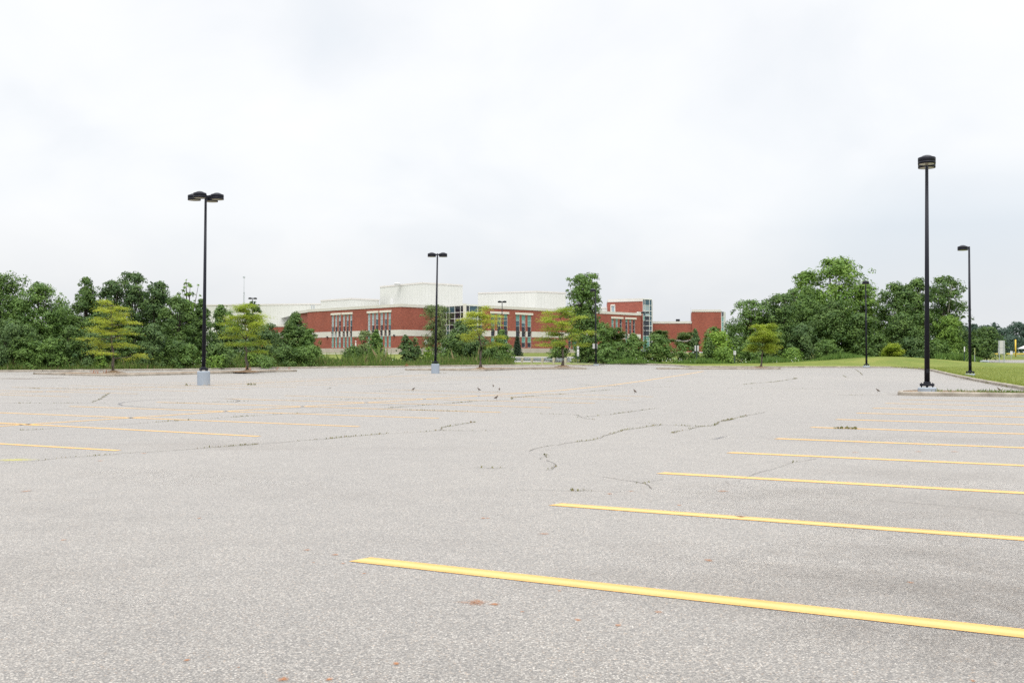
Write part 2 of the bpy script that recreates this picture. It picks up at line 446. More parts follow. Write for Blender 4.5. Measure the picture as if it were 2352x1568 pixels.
# island 1: L shape round the left lamp trees; built in plan from its near corner
c1 = G(262, 864.2); e1 = G(682, 853.2); w1 = G(95, 860)
back = 3.0
def off(p, d, k): return Vector((p.x + d[0] * k, p.y + d[1] * k, 0))
e1b = off(e1, V, 2.0)
isl1 = [c1, e1, off(e1, (U[0] * .5 + V[0] * .9, U[1] * .5 + V[1] * .9), 1.0), off(off(e1, V, 2.6), U, -.5), off(off(c1, V, 2.8), U, 2.8), off(w1, U, 2.6), off(w1, V, .9), w1]
isl2 = [G(1112, 851.6), G(1200, 848.2), G(1346, 847.8), off(G(1346, 847.8), (0, 1), 1.6), off(G(1330, 847.3), (-.2, 1), 3.0), off(G(1200, 848.2), V, 3.2), off(off(G(1112, 851.6), V, 3.0), U, 2.8), off(G(930, 850.4), U, 2.5), G(930, 850.4)]
isl3 = [G(1512, 848), G(1640, 848.4), G(1793, 848.2), off(G(1793, 848.2), (0, 1), 1.2), off(G(1640, 848.4), (0, 1), 1.9), off(G(1512, 848), (0, 1), 1.3)]
n0 = G(2062, 907.4)
isl4 = [off(n0, (.3, -.9), .0), G(2095, 908.6), G(2352, 912), G(2900, 921)]
isl4 = isl4 + [off(isl4[-1], U, 2.3), off(isl4[0], (U[0] * 1 - V[0] * .18, U[1] - V[1] * .18), 2.2), off(isl4[0], (U[0] + V[0] * .12, U[1] + V[1] * .12), 1.1)]
def mk_island(pts, mt, topoff=.11):
    c = sum((Vector((p.x, p.y, 0)) for p in pts), Vector()) / len(pts)
    kerb('kerb', pts, closed=True, inner=(c.x, c.y))
    # winding-safe inset
    P = [Vector((p.x, p.y, 0)) for p in pts]; n = len(P); A = sum(P[i].x * P[(i + 1) % n].y - P[(i + 1) % n].x * P[i].y for i in range(n))
    out = []
    for i in range(n):
        a = (P[i] - P[i - 1]).normalized(); b = (P[(i + 1) % n] - P[i]).normalized()
        na, nb = Vector((-a.y, a.x, 0)), Vector((-b.y, b.x, 0))
        m = (na + nb); m.normalize(); m /= max(.5, m.dot(na))
        out.append(P[i] + m * (.10 if A > 0 else -.10))
    sheet('planting_bed', [(p.x, p.y) for p in out], mt, topoff)
mk_island(isl1, M['soil']); mk_island(isl2, M['soil']); mk_island(isl3, M['soil'], .10); mk_island(isl4, M['soil'], .125)

# ------------------------------------------------------------------ painted lines, cracks, stains on the lot
def strip(name, pts, width, material, parent=lot, z=.004, jitter=0.0, wear=None, step=1.5, dens=None, tilt=0.0):
    P = []
    for a, b in zip(pts[:-1], pts[1:]):
        a, b = Vector((a[0], a[1], 0)), Vector((b[0], b[1], 0)); k = max(1, int((b - a).length / step))
        P += [a.lerp(b, i / k) for i in range(k)]
    P.append(Vector((pts[-1][0], pts[-1][1], 0)))
    vs, fs, ac, dn = [], [], [], []
    for i, p in enumerate(P):
        t = (P[min(i + 1, len(P) - 1)] - P[max(i - 1, 0)]); t.normalize(); n = Vector((-t.y, t.x, 0))
        w = width(i / max(1, len(P) - 1)) if callable(width) else width
        q = p + n * random.uniform(-jitter, jitter)
        for s in (-.5, 0, .5):
            c = q + n * w * s + t * ((tilt * s) if i in (0,) else 0)
            vs.append((c.x, c.y, h(c.y) + z)); ac.append(s + .5)
            e = min(i, len(P) - 1 - i)
            dn.append((1.0 if s == 0 else 0.0) * (0.25 if e == 0 else 1.0))
    for i in range(len(P) - 1):
        for j in (0, 1):
            fs.append((i * 3 + j, i * 3 + j + 1, i * 3 + 4 + j, i * 3 + 3 + j))
    o = obj_from(name, vs, fs, material, parent)
    if wear is not None:
        float_attr(o, 'across', ac); float_attr(o, 'wear', [wear] * len(vs))
    if dens is not None: float_attr(o, 'dens', [d * dens for d in dn])
    return o
def flip_up(o):
    me = o.data
    if sum(p.normal.z for p in me.polygons) < 0: me.flip_normals()
    return o

# near right-hand row: nine and more stall lines, each starting at the aisle end
starts = [(826, 1284.5), (1275, 1158), (1517, 1086), (1675, 1039), (1783, 1007), (1863, 981), (1921, 963), (1968, 948.5), (2005, 937), (2034, 926), (2068, 917.5)]
for i, s in enumerate(starts):
    a = G(*s); b = (a.x - V[0] * 9.5, a.y - V[1] * 9.5)
    flip_up(strip('painted_line', [(a.x, a.y), b], .20, M['paint'], wear=(.10 + .033 * i) if i > 1 else .11, tilt=.05))
left_lines = [((-260, 1004), (272, 1034.5)), ((-250, 958), (595, 1002)), ((-120, 943), (825, 979.5)), ((160, 933), (1007, 960.5)), ((360, 923.5), (1150, 947)),
              ((515, 915.5), (1266, 936)), ((655, 908.5), (1366, 926)), ((780, 900.5), (1446, 918)), ((880, 894), (1500, 911))]
for i, (a, b) in enumerate(left_lines):
    pa, pb = G(*a), G(*b)
    flip_up(strip('painted_line', [(pa.x, pa.y), (pb.x, pb.y)], .14, M['paint'], wear=.12 + .045 * i))
ctr = [(-260, 1001), (0, 978.5), (320, 958), (550, 942.5), (790, 927.5), (1176, 904.3), (1290, 896), (1401, 884.8), (1500, 871), (1616, 852.5)]
flip_up(strip('painted_line', [tuple(G(*p).xy) for p in ctr], .14, M['paint'], wear=.2))
flip_up(strip('painted_line', [tuple(G(*p).xy) for p in [(-250, 1001), (0, 973.5), (90, 977)]], .12, M['paint'], wear=.3))
ctr2 = [(0, 903.5), (240, 893), (468, 885.5), (700, 874.5), (880, 865.5), (1000, 859)]
flip_up(strip('painted_line', [tuple(G(*p).xy) for p in ctr2], .14, M['paint'], wear=.40))
o0 = G(468, 885)
for k in range(-4, 8):
    c = Vector((o0.x + U[0] * 3.15 * k, o0.y + U[1] * 3.15 * k, 0))
    flip_up(strip('painted_line', [(c.x + V[0] * 5.8, c.y + V[1] * 5.8), (c.x - V[0] * 5.8, c.y - V[1] * 5.8)], .13, M['paint'], wear=.44))
def c1_(l): return [(x / 2, 847 + y / 2) for x, y in l]
def c2_(l): return [(1176 + x / 2, 847 + y / 2) for x, y in l]
CRACKS = [  # photo points, weediness
    (c1_([(-200, 450), (0, 435), (170, 422), (340, 405), (500, 395)]), .25), (c1_([(500, 395), (640, 383), (760, 377), (960, 362), (1175, 347)]), .85),
    (c1_([(1175, 347), (1350, 333)]), .1), (c1_([(1350, 333), (1480, 324), (1600, 312), (1800, 296), (1950, 289), (2020, 283), (2300, 284)]), .6),
    (c1_([(2020, 283), (2030, 270), (2100, 258), (2180, 245)]), .6), (c1_([(90, 283), (150, 280), (300, 271)]), .4),
    (c1_([(490, 260), (610, 253), (760, 242), (850, 236), (1000, 227), (1120, 218), (1300, 207), (1370, 205)]), .6),
    (c1_([(1370, 205), (1760, 182)]), .1), (c1_([(1760, 182), (2000, 163), (2200, 148), (2352, 140)]) + c2_([(0, 132), (200, 118), (400, 100), (490, 95)]), .7),
    (c1_([(0, 157), (170, 158), (420, 156), (480, 158), (530, 157)]), .5), (c1_([(420, 153), (455, 143), (490, 118), (503, 112)]), .5),
    (c1_([(740, 157), (860, 157), (1090, 150), (1210, 146), (1460, 142), (1790, 140)]), .55), (c1_([(70, 87), (180, 91)]), 1.0), (c1_([(180, 91), (400, 92), (760, 90)]), .3),
    (c1_([(1760, 184), (1900, 189), (2100, 194), (2300, 198)]), .6),
    (c2_([(0, 200), (50, 202), (110, 205), (300, 212), (320, 222), (450, 210), (560, 195), (680, 178)]), .3), (c2_([(300, 222), (340, 228), (380, 233)]), .4),
    (c2_([(565, 246), (690, 256), (800, 262), (860, 265)]), .45), (c2_([(740, 294), (850, 268), (930, 260), (950, 243), (1010, 232), (1080, 214), (1160, 198)]), .7),
    (c2_([(80, 377), (150, 357), (210, 350), (300, 335), (380, 325), (420, 308), (480, 292), (510, 282), (600, 270), (690, 256)]), .45),
    (c2_([(130, 415), (160, 405), (155, 395)]), .6), (c2_([(158, 420), (185, 430), (203, 442), (190, 455), (155, 467)]), .1),
    (c2_([(30, 555), (160, 557), (275, 560)]), .0), (c2_([(275, 560), (320, 558), (375, 561)]), 1.3), (c2_([(375, 561), (500, 564), (560, 560)]), .0), (c1_([(2165, 453), (2230, 455), (2300, 456)]), .6),
    (c2_([(410, 495), (500, 510), (600, 527), (640, 517), (690, 508)]), .1), (c2_([(610, 527), (640, 550)]), .2),
    (c2_([(1400, 588), (1500, 594), (1700, 605), (1900, 621), (2100, 636), (2352, 668)]), .0), (c2_([(1000, 530), (1040, 515), (1120, 480), (1200, 460), (1290, 430), (1400, 412)]), .04),
    (c2_([(200, 57), (280, 58)]), .3), (c2_([(340, 75), (480, 78), (530, 80)]), .4), (c2_([(280, 71), (420, 76), (560, 82), (800, 85), (1100, 90), (1500, 92)]), .18),
    (c2_([(660, 55), (800, 58)]), .3), (c2_([(1060, 72), (1130, 65), (1200, 60), (1300, 45)]), .6), (c2_([(1295, 46), (1312, 44)]), 2.0), (c2_([(1520, 30), (1535, 38), (1545, 42)]), .3), (c2_([(1575, 0), (1600, 18), (1610, 30)]), .3),
    (c2_([(1500, 122), (1600, 120), (1700, 122)]), .5), (c2_([(1480, 275), (1530, 274), (1575, 277)]), 2.2),
    (c1_([(1640, 107), (1800, 100), (2100, 103), (2300, 106)]), .25), (c1_([(1500, 92), (1520, 88)]), .2), (c1_([(1780, 28), (1860, 18)]), .3), (c2_([(1075, 162), (1122, 162)]), .05),
]
weed_c, weed_n, weed_s, weed_b = [], [], [], []
tuft = []                                         # (x, y, height)
for pts, wd in CRACKS:
    P = [G(*p) for p in pts]
    fine = [P[0]]
    for a, b in zip(P[:-1], P[1:]):
        L = (b - a).length; k = max(2, int(L / .35))
        for i in range(1, k + 1):
            q = a.lerp(b, i / k)
            if i < k: q = q + Vector((random.gauss(0, .035), random.gauss(0, .05), 0))
            fine.append(q)
    d = P[0].y
    w0 = (.006 + .0004 * min(d, 50)) * (1.0 if wd >= .1 else .55)
    strip('crack', [tuple(p.xy) for p in fine], lambda t: w0 * random.uniform(.5, 1.4), M['crack'], step=5, z=.006)
    tot = sum((b - a).length for a, b in zip(P[:-1], P[1:]))
    if wd >= .3: strip('moss', [tuple(p.xy) for p in fine], lambda t: (.022 + .0011 * min(d, 50)) * min(1.3, .6 + wd) * random.uniform(.5, 1.3), M['moss'], step=5, z=.0075, dens=.62 + .30 * min(1, wd))
    n = int(tot * wd * 46)
    clump = [random.random() for _ in range(max(1, int(tot * .9)))]
    for _ in range(n):
        s = random.choice(clump) + random.gauss(0, .25 / max(tot, .5)) if random.random() < .85 else random.random()
        s = min(max(s, 0), 1) * tot
        for a, b in zip(P[:-1], P[1:]):
            L = (b - a).length
            if s <= L or b is P[-1]:
                q = a.lerp(b, min(1, s / max(L, 1e-6))); break
            s -= L
        tuft.append((q.x + random.gauss(0, .02), q.y + random.gauss(0, .028), abs(random.gauss(.010, .009)) + .008 + (.028 if wd > 1.8 else .008 if wd > 1.2 else 0)))
# rust spots
RUST = [(1135, 1388, 14), (1095, 1384, 22), (1327, 1424, 9), (1513, 1406, 12), (1421, 1436, 9), (430, 1516, 7), (650, 1560, 13), (757, 1560, 9), (1250, 1226, 15), (1628, 1287, 11), (2092, 1338, 9), (770, 1274, 9), (706, 1263, 9), (788, 1294, 6), (836, 1317, 6),
        (146, 1240, 8), (60, 1128, 12), (458, 1190, 6), (1200, 1405, 6), (2192, 1037, 12), (1965, 1039, 9), (1110, 1190, 7), (1400, 1134, 8), (1660, 1128, 14), (1285, 1357, 5), (910, 1524, 8), (1120, 1190, 5), (720, 1292, 5), (2235, 1564, 8), (548, 1533, 5), (1701, 1186, 10), (1450, 1128, 9), (1560, 1160, 6), (2110, 1037, 9), (230, 1058, 7), (330, 1041, 8)]
def blot(name, c, rx, ry, ang, material, dens=1.0, n=18, z=.004, parent=None):
    vs = [(c.x, c.y, h(c.y) + z)]; dn = [dens]
    for ring, dv in ((.45, .62 * dens), (1.0, 0.0)):
        for j in range(n):
            w = 2 * math.pi * j / n; r = ring * random.uniform(.75, 1.2)
            x, y = rx * r * math.cos(w), ry * r * math.sin(w)
            px, py = c.x + x * math.cos(ang) - y * math.sin(ang), c.y + x * math.sin(ang) + y * math.cos(ang)
            vs.append((px, py, h(py) + z)); dn.append(dv)
    fs = [(0, 1 + j, 1 + (j + 1) % n) for j in range(n)] + [(1 + j, 1 + n + j, 1 + n + (j + 1) % n, 1 + (j + 1) % n) for j in range(n)]
    o = obj_from(name, vs, fs, material, parent or lot); float_attr(o, 'dens', dn)
    return o
for px, py, w in RUST:
    c = G(px, py); r = w / F_PX * c.y * 1.3
    blot('rust_stain', c, r, r * random.uniform(.8, 1.6), random.uniform(-.3, .3), M['rust'], random.uniform(.6, 1.0))
blot('rust_stain', G(1078, 1384), .14, .05, -.1, M['rust'], .50)
for px, py, w, d_ in [(40, 869.5, 120, 1.1), (120, 868, 90, .8), (-60, 871, 120, 1.1), (210, 866, 110, .45), (300, 866.5, 90, .4), (60, 861, 150, .45)]:
    c = G(px, py); r = w / F_PX * c.y
    blot('damp_stain', c, r, 1.1, math.atan2(V[1], V[0]), M['damp'], d_, z=.005)
for px, py, rx, ry, d_ in [(2420, 1440, 3.2, 1.4, 1.0), (2480, 1360, 3.0, 1.6, 1.0), (2300, 1180, 4.0, 2.4, .5), (2330, 1500, 1.3, .9, .6), (2040, 1260, 1.2, .9, .45), (1500, 1260, .9, .7, .2), (700, 1130, 1.6, .8, .15), (250, 1090, 2.0, .9, .15), (2300, 1350, 1.6, 1.0, .5), (500, 1020, 2.4, 1.2, .3), (1900, 1010, 2.2, 1.2, .3), (2200, 1010, 2.2, 1.2, .35), (2240, 1270, 1.5, 1.0, .50), (1900, 1190, 1.6, 1.1, .42), (2300, 1440, 1.1, .8, .50), (1750, 1130, 1.4, 1.0, .36), (60, 1320, 1.4, 1.0, .25), (2100, 1090, 1.8, 1.2, .38), (350, 1420, .9, .6, .16), (480, 1090, 2.0, 1.1, .18), (160, 1180, 1.6, .9, .18)]:  # bay stains; the lower right patches also paint in lens vignette darkening
    blot('oil_stain_vignette', G(px, py), rx, ry, 2.6, M['grime_vignette'], d_ * 1.5, z=.0022, n=28)
SK = [c1_([(900, 137), (760, 139), (650, 145), (570, 153), (545, 160), (560, 168), (640, 175), (800, 184), (950, 186), (1200, 183), (1400, 178), (1700, 168), (2000, 160)]), c1_([(900, 137), (1000, 136), (1060, 138), (1100, 145), (1085, 152), (1040, 155)]),
      c1_([(0, 197), (260, 186), (480, 178)]), c1_([(1630, 80), (1750, 75), (1890, 66)]), c1_([(1900, 75), (2050, 70), (2150, 66)]), c2_([(60, 50), (200, 40), (420, 20)]), c2_([(900, 330), (950, 318), (1000, 305)])]
for s in SK:
    strip('tyre_mark', [tuple(G(*p).xy) for p in s], .19, M['skid'], z=.0055, dens=1.05, step=.8)
lawn_o = bpy.data.objects['lawn']
for px, py, rx, ry, d_ in [(2222, 867, 1.1, .8, .9), (2250, 864, .8, .6, .7), (2195, 865.5, .9, .5, .8), (2120, 848.5, 1.5, .6, .9), (2165, 857, .8, .5, .6), (1992, 842.5, 1.2, .5, .7), (2290, 880, .7, .5, .5)]:
    blot('bare_soil', G(px, py, .12), rx, ry, -.6, M['soil_patch'], d_, n=20, z=.132, parent=lawn_o)
for P_, sgn in ((rgt[8:], -.16), ([Vector((q.x, q.y, 0)) for q in isl4[0:4]], -.12), (far, -.16), (rgt[4:9], -.14)):
    pp = []
    for i, q in enumerate(P_):
        pp.append((q.x + (sgn if P_ is not far and P_[0].x > 20 and i > 4 else 0), q.y + sgn))
    strip('gutter_dirt', pp, lambda t: random.uniform(.25, .6), M['gutter'], z=.003, dens=.8, step=.9, jitter=.05)
blot('paint_spot', G(35, 1056), .55, .35, 0, m_stain('yellow_marking_paint', (.62, .58, .06), 30, .4), .85)

# ------------------------------------------------------------------ foliage
def leaf_mesh(name, C, N, size, asp, mats, parent=None, tint=None, midx=None, kind=None, droop=None):
    n = len(C)
    C = np.asarray(C, np.float64); N = np.asarray(N, np.float64); N /= np.linalg.norm(N, axis=1, keepdims=True) + 1e-9
    R = RNG.normal(size=(n, 3))
    if droop is not None: R = R * .5 + np.array(droop)
    A = R - (R * N).sum(1, keepdims=True) * N; A /= np.linalg.norm(A, axis=1, keepdims=True) + 1e-9
    B = np.cross(N, A)
    s = np.asarray(size).reshape(-1, 1) * np.ones((n, 1))
    bend = N * s * .18
    V4 = np.stack([C + A * s, C + B * s * asp - A * s * .15 + bend, C - A * s, C - B * s * asp - A * s * .15 + bend], 1).reshape(-1, 3)
    me = bpy.data.meshes.new(name)
    me.vertices.add(4 * n); me.loops.add(4 * n); me.polygons.add(n)
    me.vertices.foreach_set('co', V4.astype(np.float32).ravel())
    me.loops.foreach_set('vertex_index', np.arange(4 * n, dtype=np.int32))
    me.polygons.foreach_set('loop_start', np.arange(0, 4 * n, 4, dtype=np.int32))
    me.polygons.foreach_set('loop_total', np.full(n, 4, dtype=np.int32))
    for m_ in (mats if isinstance(mats, (list, tuple)) else [mats]): me.materials.append(m_)
    if midx is not None: me.polygons.foreach_set('material_index', np.asarray(midx, np.int32))
    me.update(calc_edges=True)
    a = me.attributes.new('tint', 'FLOAT', 'FACE')
    if tint is None: tint = RNG.random(n)
    a.data.foreach_set('value', np.asarray(tint, np.float32))
    o = bpy.data.objects.new(name, me); COL.objects.link(o)
    if parent is not None: o.parent = parent
    if kind: o['kind'] = kind
    return o
def unit(n):
    v = RNG.normal(size=(n, 3)); return v / np.linalg.norm(v, axis=1, keepdims=True)

PROF = {   # crown outline: radius against height (0 crown foot .. 1 tip)
    'round':  ([0, .12, .3, .55, .8, .93, 1], [.66, .90, 1.0, .98, .84, .62, .30]),
    'dome':   ([0, .1, .35, .6, .85, 1], [.85, 1.0, 1.0, .92, .68, .3]),
    'pyramid': ([0, .1, .25, .5, .75, 1], [.80, 1.0, .98, .78, .50, .10]),
    'column': ([0, .15, .4, .7, .9, 1], [.6, .85, 1.0, .85, .55, .12]),
    'bush':   ([0, .2, .5, .8, 1], [1.0, 1.0, .95, .75, .35]),
    'vase':   ([0, .2, .5, .75, .92, 1], [.45, .68, .92, 1.0, .82, .40]),
}
def crown_points(rx, z0, z1, prof, area_leaf, cov, ncl, seed_lobes, shell=.55, gap=0.0, csize=.30, rmax=.98):
    ts, rs = PROF[prof]
    ph = RNG.uniform(0, 6.28, 6)
    def env(t, th):
        r = np.interp(t, ts, rs)
        return r * (1 + 1.25 * seed_lobes * (.5 * np.sin(2 * th + ph[0] + 3 * t) + .5 * np.sin(3 * th + ph[1] - 5 * t) + .35 * np.sin(5 * th + 9 * t + ph[2])))
    H = z1 - z0
    # cluster centres
    ncl = int(ncl * 1.7)
    t = RNG.random(ncl) ** .85; th = RNG.uniform(0, 2 * math.pi, ncl)
    rho = np.sqrt(RNG.uniform(shell ** 2, 1, ncl)) * rmax
    e = env(t, th)
    cr = rx * csize * RNG.uniform(.6, 1.25, ncl) * (.55 + .6 * np.interp(t, ts, rs))
    cr *= 1.12
    rad = np.maximum(rx * e * rho - cr * .30, 0)
    ns = ncl // 3                                                     # loose sprays breaking the outline
    cr[:ns] *= .45; rad[:ns] = rx * e[:ns] * RNG.uniform(.86, 1.10, ns)
    cz = z0 + H * t
    cz = np.minimum(cz, z1 - cr * .5 * RNG.uniform(.4, 1.3, ncl))
    CC = np.stack([rad * np.cos(th), rad * np.sin(th), cz], 1)
    total = int(1.05 * cov * 2 * rx * .85 * H / area_leaf)
    wts = cr ** 2; wts /= wts.sum()
    cid = RNG.choice(ncl, total, p=wts)
    D = unit(total)
    D[:, 2] = np.where(D[:, 2] < -.6, -D[:, 2] * .6, D[:, 2])          # fuller on top
    r = cr[cid] * RNG.random(total) ** .38
    pos = CC[cid] + D * r[:, None] * np.array([1, 1, .95])
    outw = pos * np.array([1, 1, 0]); outw /= np.linalg.norm(outw, axis=1, keepdims=True) + 1e-6
    nrm = D * .75 + outw * .4 + np.array([0, 0, .5]) + RNG.normal(size=(total, 3)) * .34
    tint = np.clip(RNG.normal(.45, .22, total) + RNG.normal(0, .16, ncl)[cid], 0, 1)
    keep = pos[:, 2] > z0 - rx * .2
    return pos[keep], nrm[keep], tint[keep], CC, cr
def trunk_mesh(mb, H, r0, lean=(0, 0), fork=.55, limbs=6, tips=None, wob=.04, top=.86):
    k = 7; pts = []
    for i in range(k + 1):
        t = i / k
        pts.append((lean[0] * t * H + random.gauss(0, wob) * (t > 0) * H * .12, lean[1] * t * H + random.gauss(0, wob) * (t > 0) * H * .12, H * top * t))
    mb.tube(pts, [r0 * (1.35 if i == 0 else 1 - .85 * i / k) for i in range(k + 1)], 8)
    if tips is not None and len(tips):
        for q in tips[:limbs]:
            t0 = random.uniform(.2, .75); i = int(t0 * k); a = Vector(pts[i])
            q = Vector(q)
            if q.z < a.z: a = Vector(pts[max(1, int(q.z / (H * top) * k * .7))])
            m = a.lerp(q, .5) + Vector((0, 0, -.04 * H))
            mb.tube([a, m, q], [r0 * .38, r0 * .24, r0 * .07], 5)
    return pts

def tree(name, label, cat, px, top, hw, d, prof='round', leaf='l_dark', foot=.12, cov=5.5, size=.12, ncl=60, lobes=.22, shell=.3, csize=.27, bark='bark_d', group=None, lean=(0, 0), z_base=None, asp=.5, droop=None, yj=0.0, limbs=6):
    x = X(px, d); zb = (h(d) - .02 if z_base is None else z_base)
    zt = Z(top, d); H = zt - zb; rx = hw / F_PX * d
    root = empty(name, (x, d, zb))
    tag(root, label, cat, group)
    z0 = H * foot
    s = size * d / 100.0
    pos, nrm, tint, CC, cr = crown_points(rx, z0 + rx * .05, H, prof, 2 * asp * s * s, cov, ncl, lobes, shell, csize=csize)
    leanv = np.array([lean[0], lean[1], 0])
    pos = pos + leanv * pos[:, 2:3]
    mb = MB()
    idx = np.argsort(-CC[:, 2])[: limbs * 3]
    tips = [CC[i] + leanv * CC[i][2] for i in RNG.permutation(idx)] if limbs else []
    trunk_mesh(mb, H, max(.05, min(.024 * H, .25)), lean, limbs=limbs, tips=tips)
    mb.build('trunk', M[bark], root, smooth=True)
    sz = s * RNG.uniform(.65, 1.25, len(pos))
    leaf_mesh('crown', pos, nrm, sz, asp, M[leaf], root, tint, droop=droop)
    return root

def locust(name, label, px, base_y, top, hw, lean_px=0, leaf='l_locust', n_br=22, foot=.33, seed=1, group=None, d=None, dens=1.0, rising=(.10, .75), zsp=.085):
    random.seed(seed)
    if d is None:
        b = G(px, base_y, .12); d = b.y; zb = b.z
    else: zb = h(d)
    x = X(px, d); H = Z(top, d) - zb; rx = hw / F_PX * d; lean = lean_px / F_PX * d / H
    root = empty(name, (x, d, zb)); tag(root, label, 'tree', group)
    mb = MB(); k = 10; tp = []
    for i in range(k + 1):
        t = i / k
        tp.append(Vector((lean * H * t + random.gauss(0, .05) * (0 < i), random.gauss(0, .04), H * .93 * t)))
    r0 = .022 * H
    mb.tube(tp, [r0 * 1.6] + [r0 * (1 - .88 * i / k) for i in range(1, k + 1)], 8)
    C, N, T = [], [], []
    s = .058 * d / 80
    for q in range(n_br):
        t = foot + (.97 - foot) * min(1, (q + random.uniform(-.3, 1.3)) / n_br) if q else foot
        a = tp[min(k - 1, int(t / .93 * k))] if t < .93 else tp[-1]
        th = q * 2.4 + random.uniform(-.4, .4)
        tt = (t - foot) / (1 - foot)
        L = rx * (1.05 - .75 * tt ** 1.5) * random.uniform(.58, 1.13) * (.8 if tt < .06 else 1)
        rise = L * random.uniform(*rising) * (1.0 if tt > .15 else .55)
        pts = []
        for i in range(6):
            u = i / 5
            pts.append(a + Vector((math.cos(th) * L * u, math.sin(th) * L * u, rise * u ** 1.0 - .05 * L * (u * u) + random.gauss(0, .03))))
        mb.tube(pts, [r0 * .42 * (1 - .85 * i / 5) * (1 - .4 * tt) for i in range(6)], 5)
        tintb = random.gauss(0, .14)
        # flat feathery plates along the limb, on side twigs
        for tw in range(int(8 * dens)):
            u = random.uniform(.28, 1.0); i = min(4, int(u * 5)); p = pts[i].lerp(pts[i + 1], u * 5 - i)
            sa = th + random.choice((-1, 1)) * random.uniform(.35, 1.2); sl = L * random.uniform(.12, .34) * (1.15 - .5 * u)
            e = p + Vector((math.cos(sa) * sl, math.sin(sa) * sl, random.uniform(-.16, .20)))
            mb.tube([p, e], [.012, .005], 3)
            for c in range(3):
                cc = p.lerp(e, .35 + .4 * c); nl = int(37 * dens)
                rr = (.16 + .13 * random.random()) * rx / 2.0 + .05
                o = RNG.normal(size=(nl, 3)) * np.array([rr, rr, zsp])
                o[:, 2] -= .25 * (o[:, 0] ** 2 + o[:, 1] ** 2) ** .5 * .6
                C.append(np.array(cc) + o); N.append(np.array([0, 0, 1.0]) + RNG.normal(size=(nl, 3)) * .32)
                T.append(np.clip(RNG.normal(.48 + tintb, .18, nl), 0, .92 if random.random() < .985 else 1.0))
    mb.build('trunk', M['bark'], root, smooth=True)
    C = np.concatenate(C); N = np.concatenate(N); T = np.concatenate(T)
    leaf_mesh('crown', C, N, s * RNG.uniform(.6, 1.3, len(C)), .42, M[leaf], root, T)
    return root

def spruce(name, label, px, top, hw, d, group=None):
    x = X(px, d); zb = h(d); H = Z(top, d) - zb; rx = hw / F_PX * d
    root = empty(name, (x, d, zb)); tag(root, label, 'tree', group)
    mb = MB(); mb.tube([(0, 0, 0), (0, 0, H)], [.11, .015], 7)
    C, N = [], []
    for i in range(15):
        t = i / 15; z = H * (.06 + .92 * t); L = rx * (1 - t) ** .9 * random.uniform(.85, 1.15)
        for j in range(7):
            th = j * .9 + i * .5
            p1 = Vector((math.cos(th) * L, math.sin(th) * L, z - L * .22))
            mb.tube([(0, 0, z), p1], [.03, .008], 4)
            for q in range(10):
                c = Vector((0, 0, z)).lerp(p1, .2 + .8 * q / 10)
                o = RNG.normal(size=(7, 3)) * np.array([.10, .10, .07])
                C.append(np.array(c) + o); N.append(np.array([0, 0, .6]) + RNG.normal(size=(7, 3)) * .6)
    mb.build('trunk', M['bark_d'], root); C = np.concatenate(C); N = np.concatenate(N)
    leaf_mesh('crown', C, N, .10, .35, M['l_spruce'], root)
    return root
exec_trees = True

# ------------------------------------------------------------------ trees
_fx = [p[0] for p in FAR]; _fd = [p.y for p in far]
def dk(px): return float(np.interp(px, _fx, _fd))
WL, WR = 'trees of the wood beyond the far kerb on the left', 'trees of the wood beyond the lawn on the right'
LOC = 'golden trees planted on the islands'
MID = 'bushes growing between the lot and the school'
def T(*a, **k): return tree(*a, **k)
# left wood
T('maple_tree', 'tall dark maple cut off by the left edge of the photo', 'tree', 2, 632, 62, 95, 'round', 'l_dark', .10, ncl=70, size=.125, group=WL, lobes=.3)
T('leafy_tree', 'loose leafy tree with a ragged pale top, second from the left edge', 'tree', 88, 655, 62, 94, 'round', 'l_mid', .08, cov=4.3, ncl=70, lobes=.35, group=WL)
T('leafy_tree', 'arching brownish green tree in the dip of the left wood skyline', 'tree', 130, 690, 48, 97, 'dome', 'l_mid', .06, cov=4.6, lobes=.3, group=WL)
T('leafy_tree', 'dark pointed tree behind the left shoulder of the leftmost golden tree', 'tree', 198, 639, 50, 97, 'pyramid', 'l_dark', .05, cov=6.5, ncl=80, size=.115, group=WL)
T('ash_tree', 'ash tree directly behind the top of the leftmost golden tree', 'tree', 255, 646, 40, 101, 'round', 'l_blue', .06, cov=5, lobes=.3, group=WL)
T('ash_tree', 'tallest feathery ash right of the leftmost golden tree', 'tree', 304, 627, 46, 102, 'round', 'l_blue', .06, cov=4.6, lobes=.32, group=WL, size=.115)
T('ash_tree', 'feathery ash with a rounded top left of the four headed lamp', 'tree', 364, 647, 42, 103, 'round', 'l_blue', .06, cov=4.8, lobes=.28, group=WL)
T('poplar_tree', 'thin pale poplar rising alone just left of the four headed lamp', 'tree', 432, 642, 27, 112, 'round', 'l_light', .1, cov=2.3, ncl=60, lobes=.4, size=.15, group=WL, csize=.22)
T('pear_tree', 'dense dark egg shaped tree left of the four headed lamp', 'tree', 407, 685, 47, 99, 'round', 'l_dark', .03, cov=7, ncl=95, lobes=.12, size=.105, csize=.24, group=WL)
T('pear_tree', 'dark dense tree half hidden by the four headed lamp pole', 'tree', 462, 688, 36, 101, 'pyramid', 'l_dark', .03, cov=7, ncl=80, lobes=.15, size=.105, group=WL)
T('pear_tree', 'dark tree reaching out right of the four headed lamp', 'tree', 505, 702, 32, 104, 'round', 'l_mid', .03, cov=6, lobes=.3, group=WL)
T('pear_tree', 'slim dark tree behind the crown of the second golden tree', 'tree', 581, 693, 22, 109, 'round', 'l_dark', .03, cov=6, lobes=.15, group=WL)
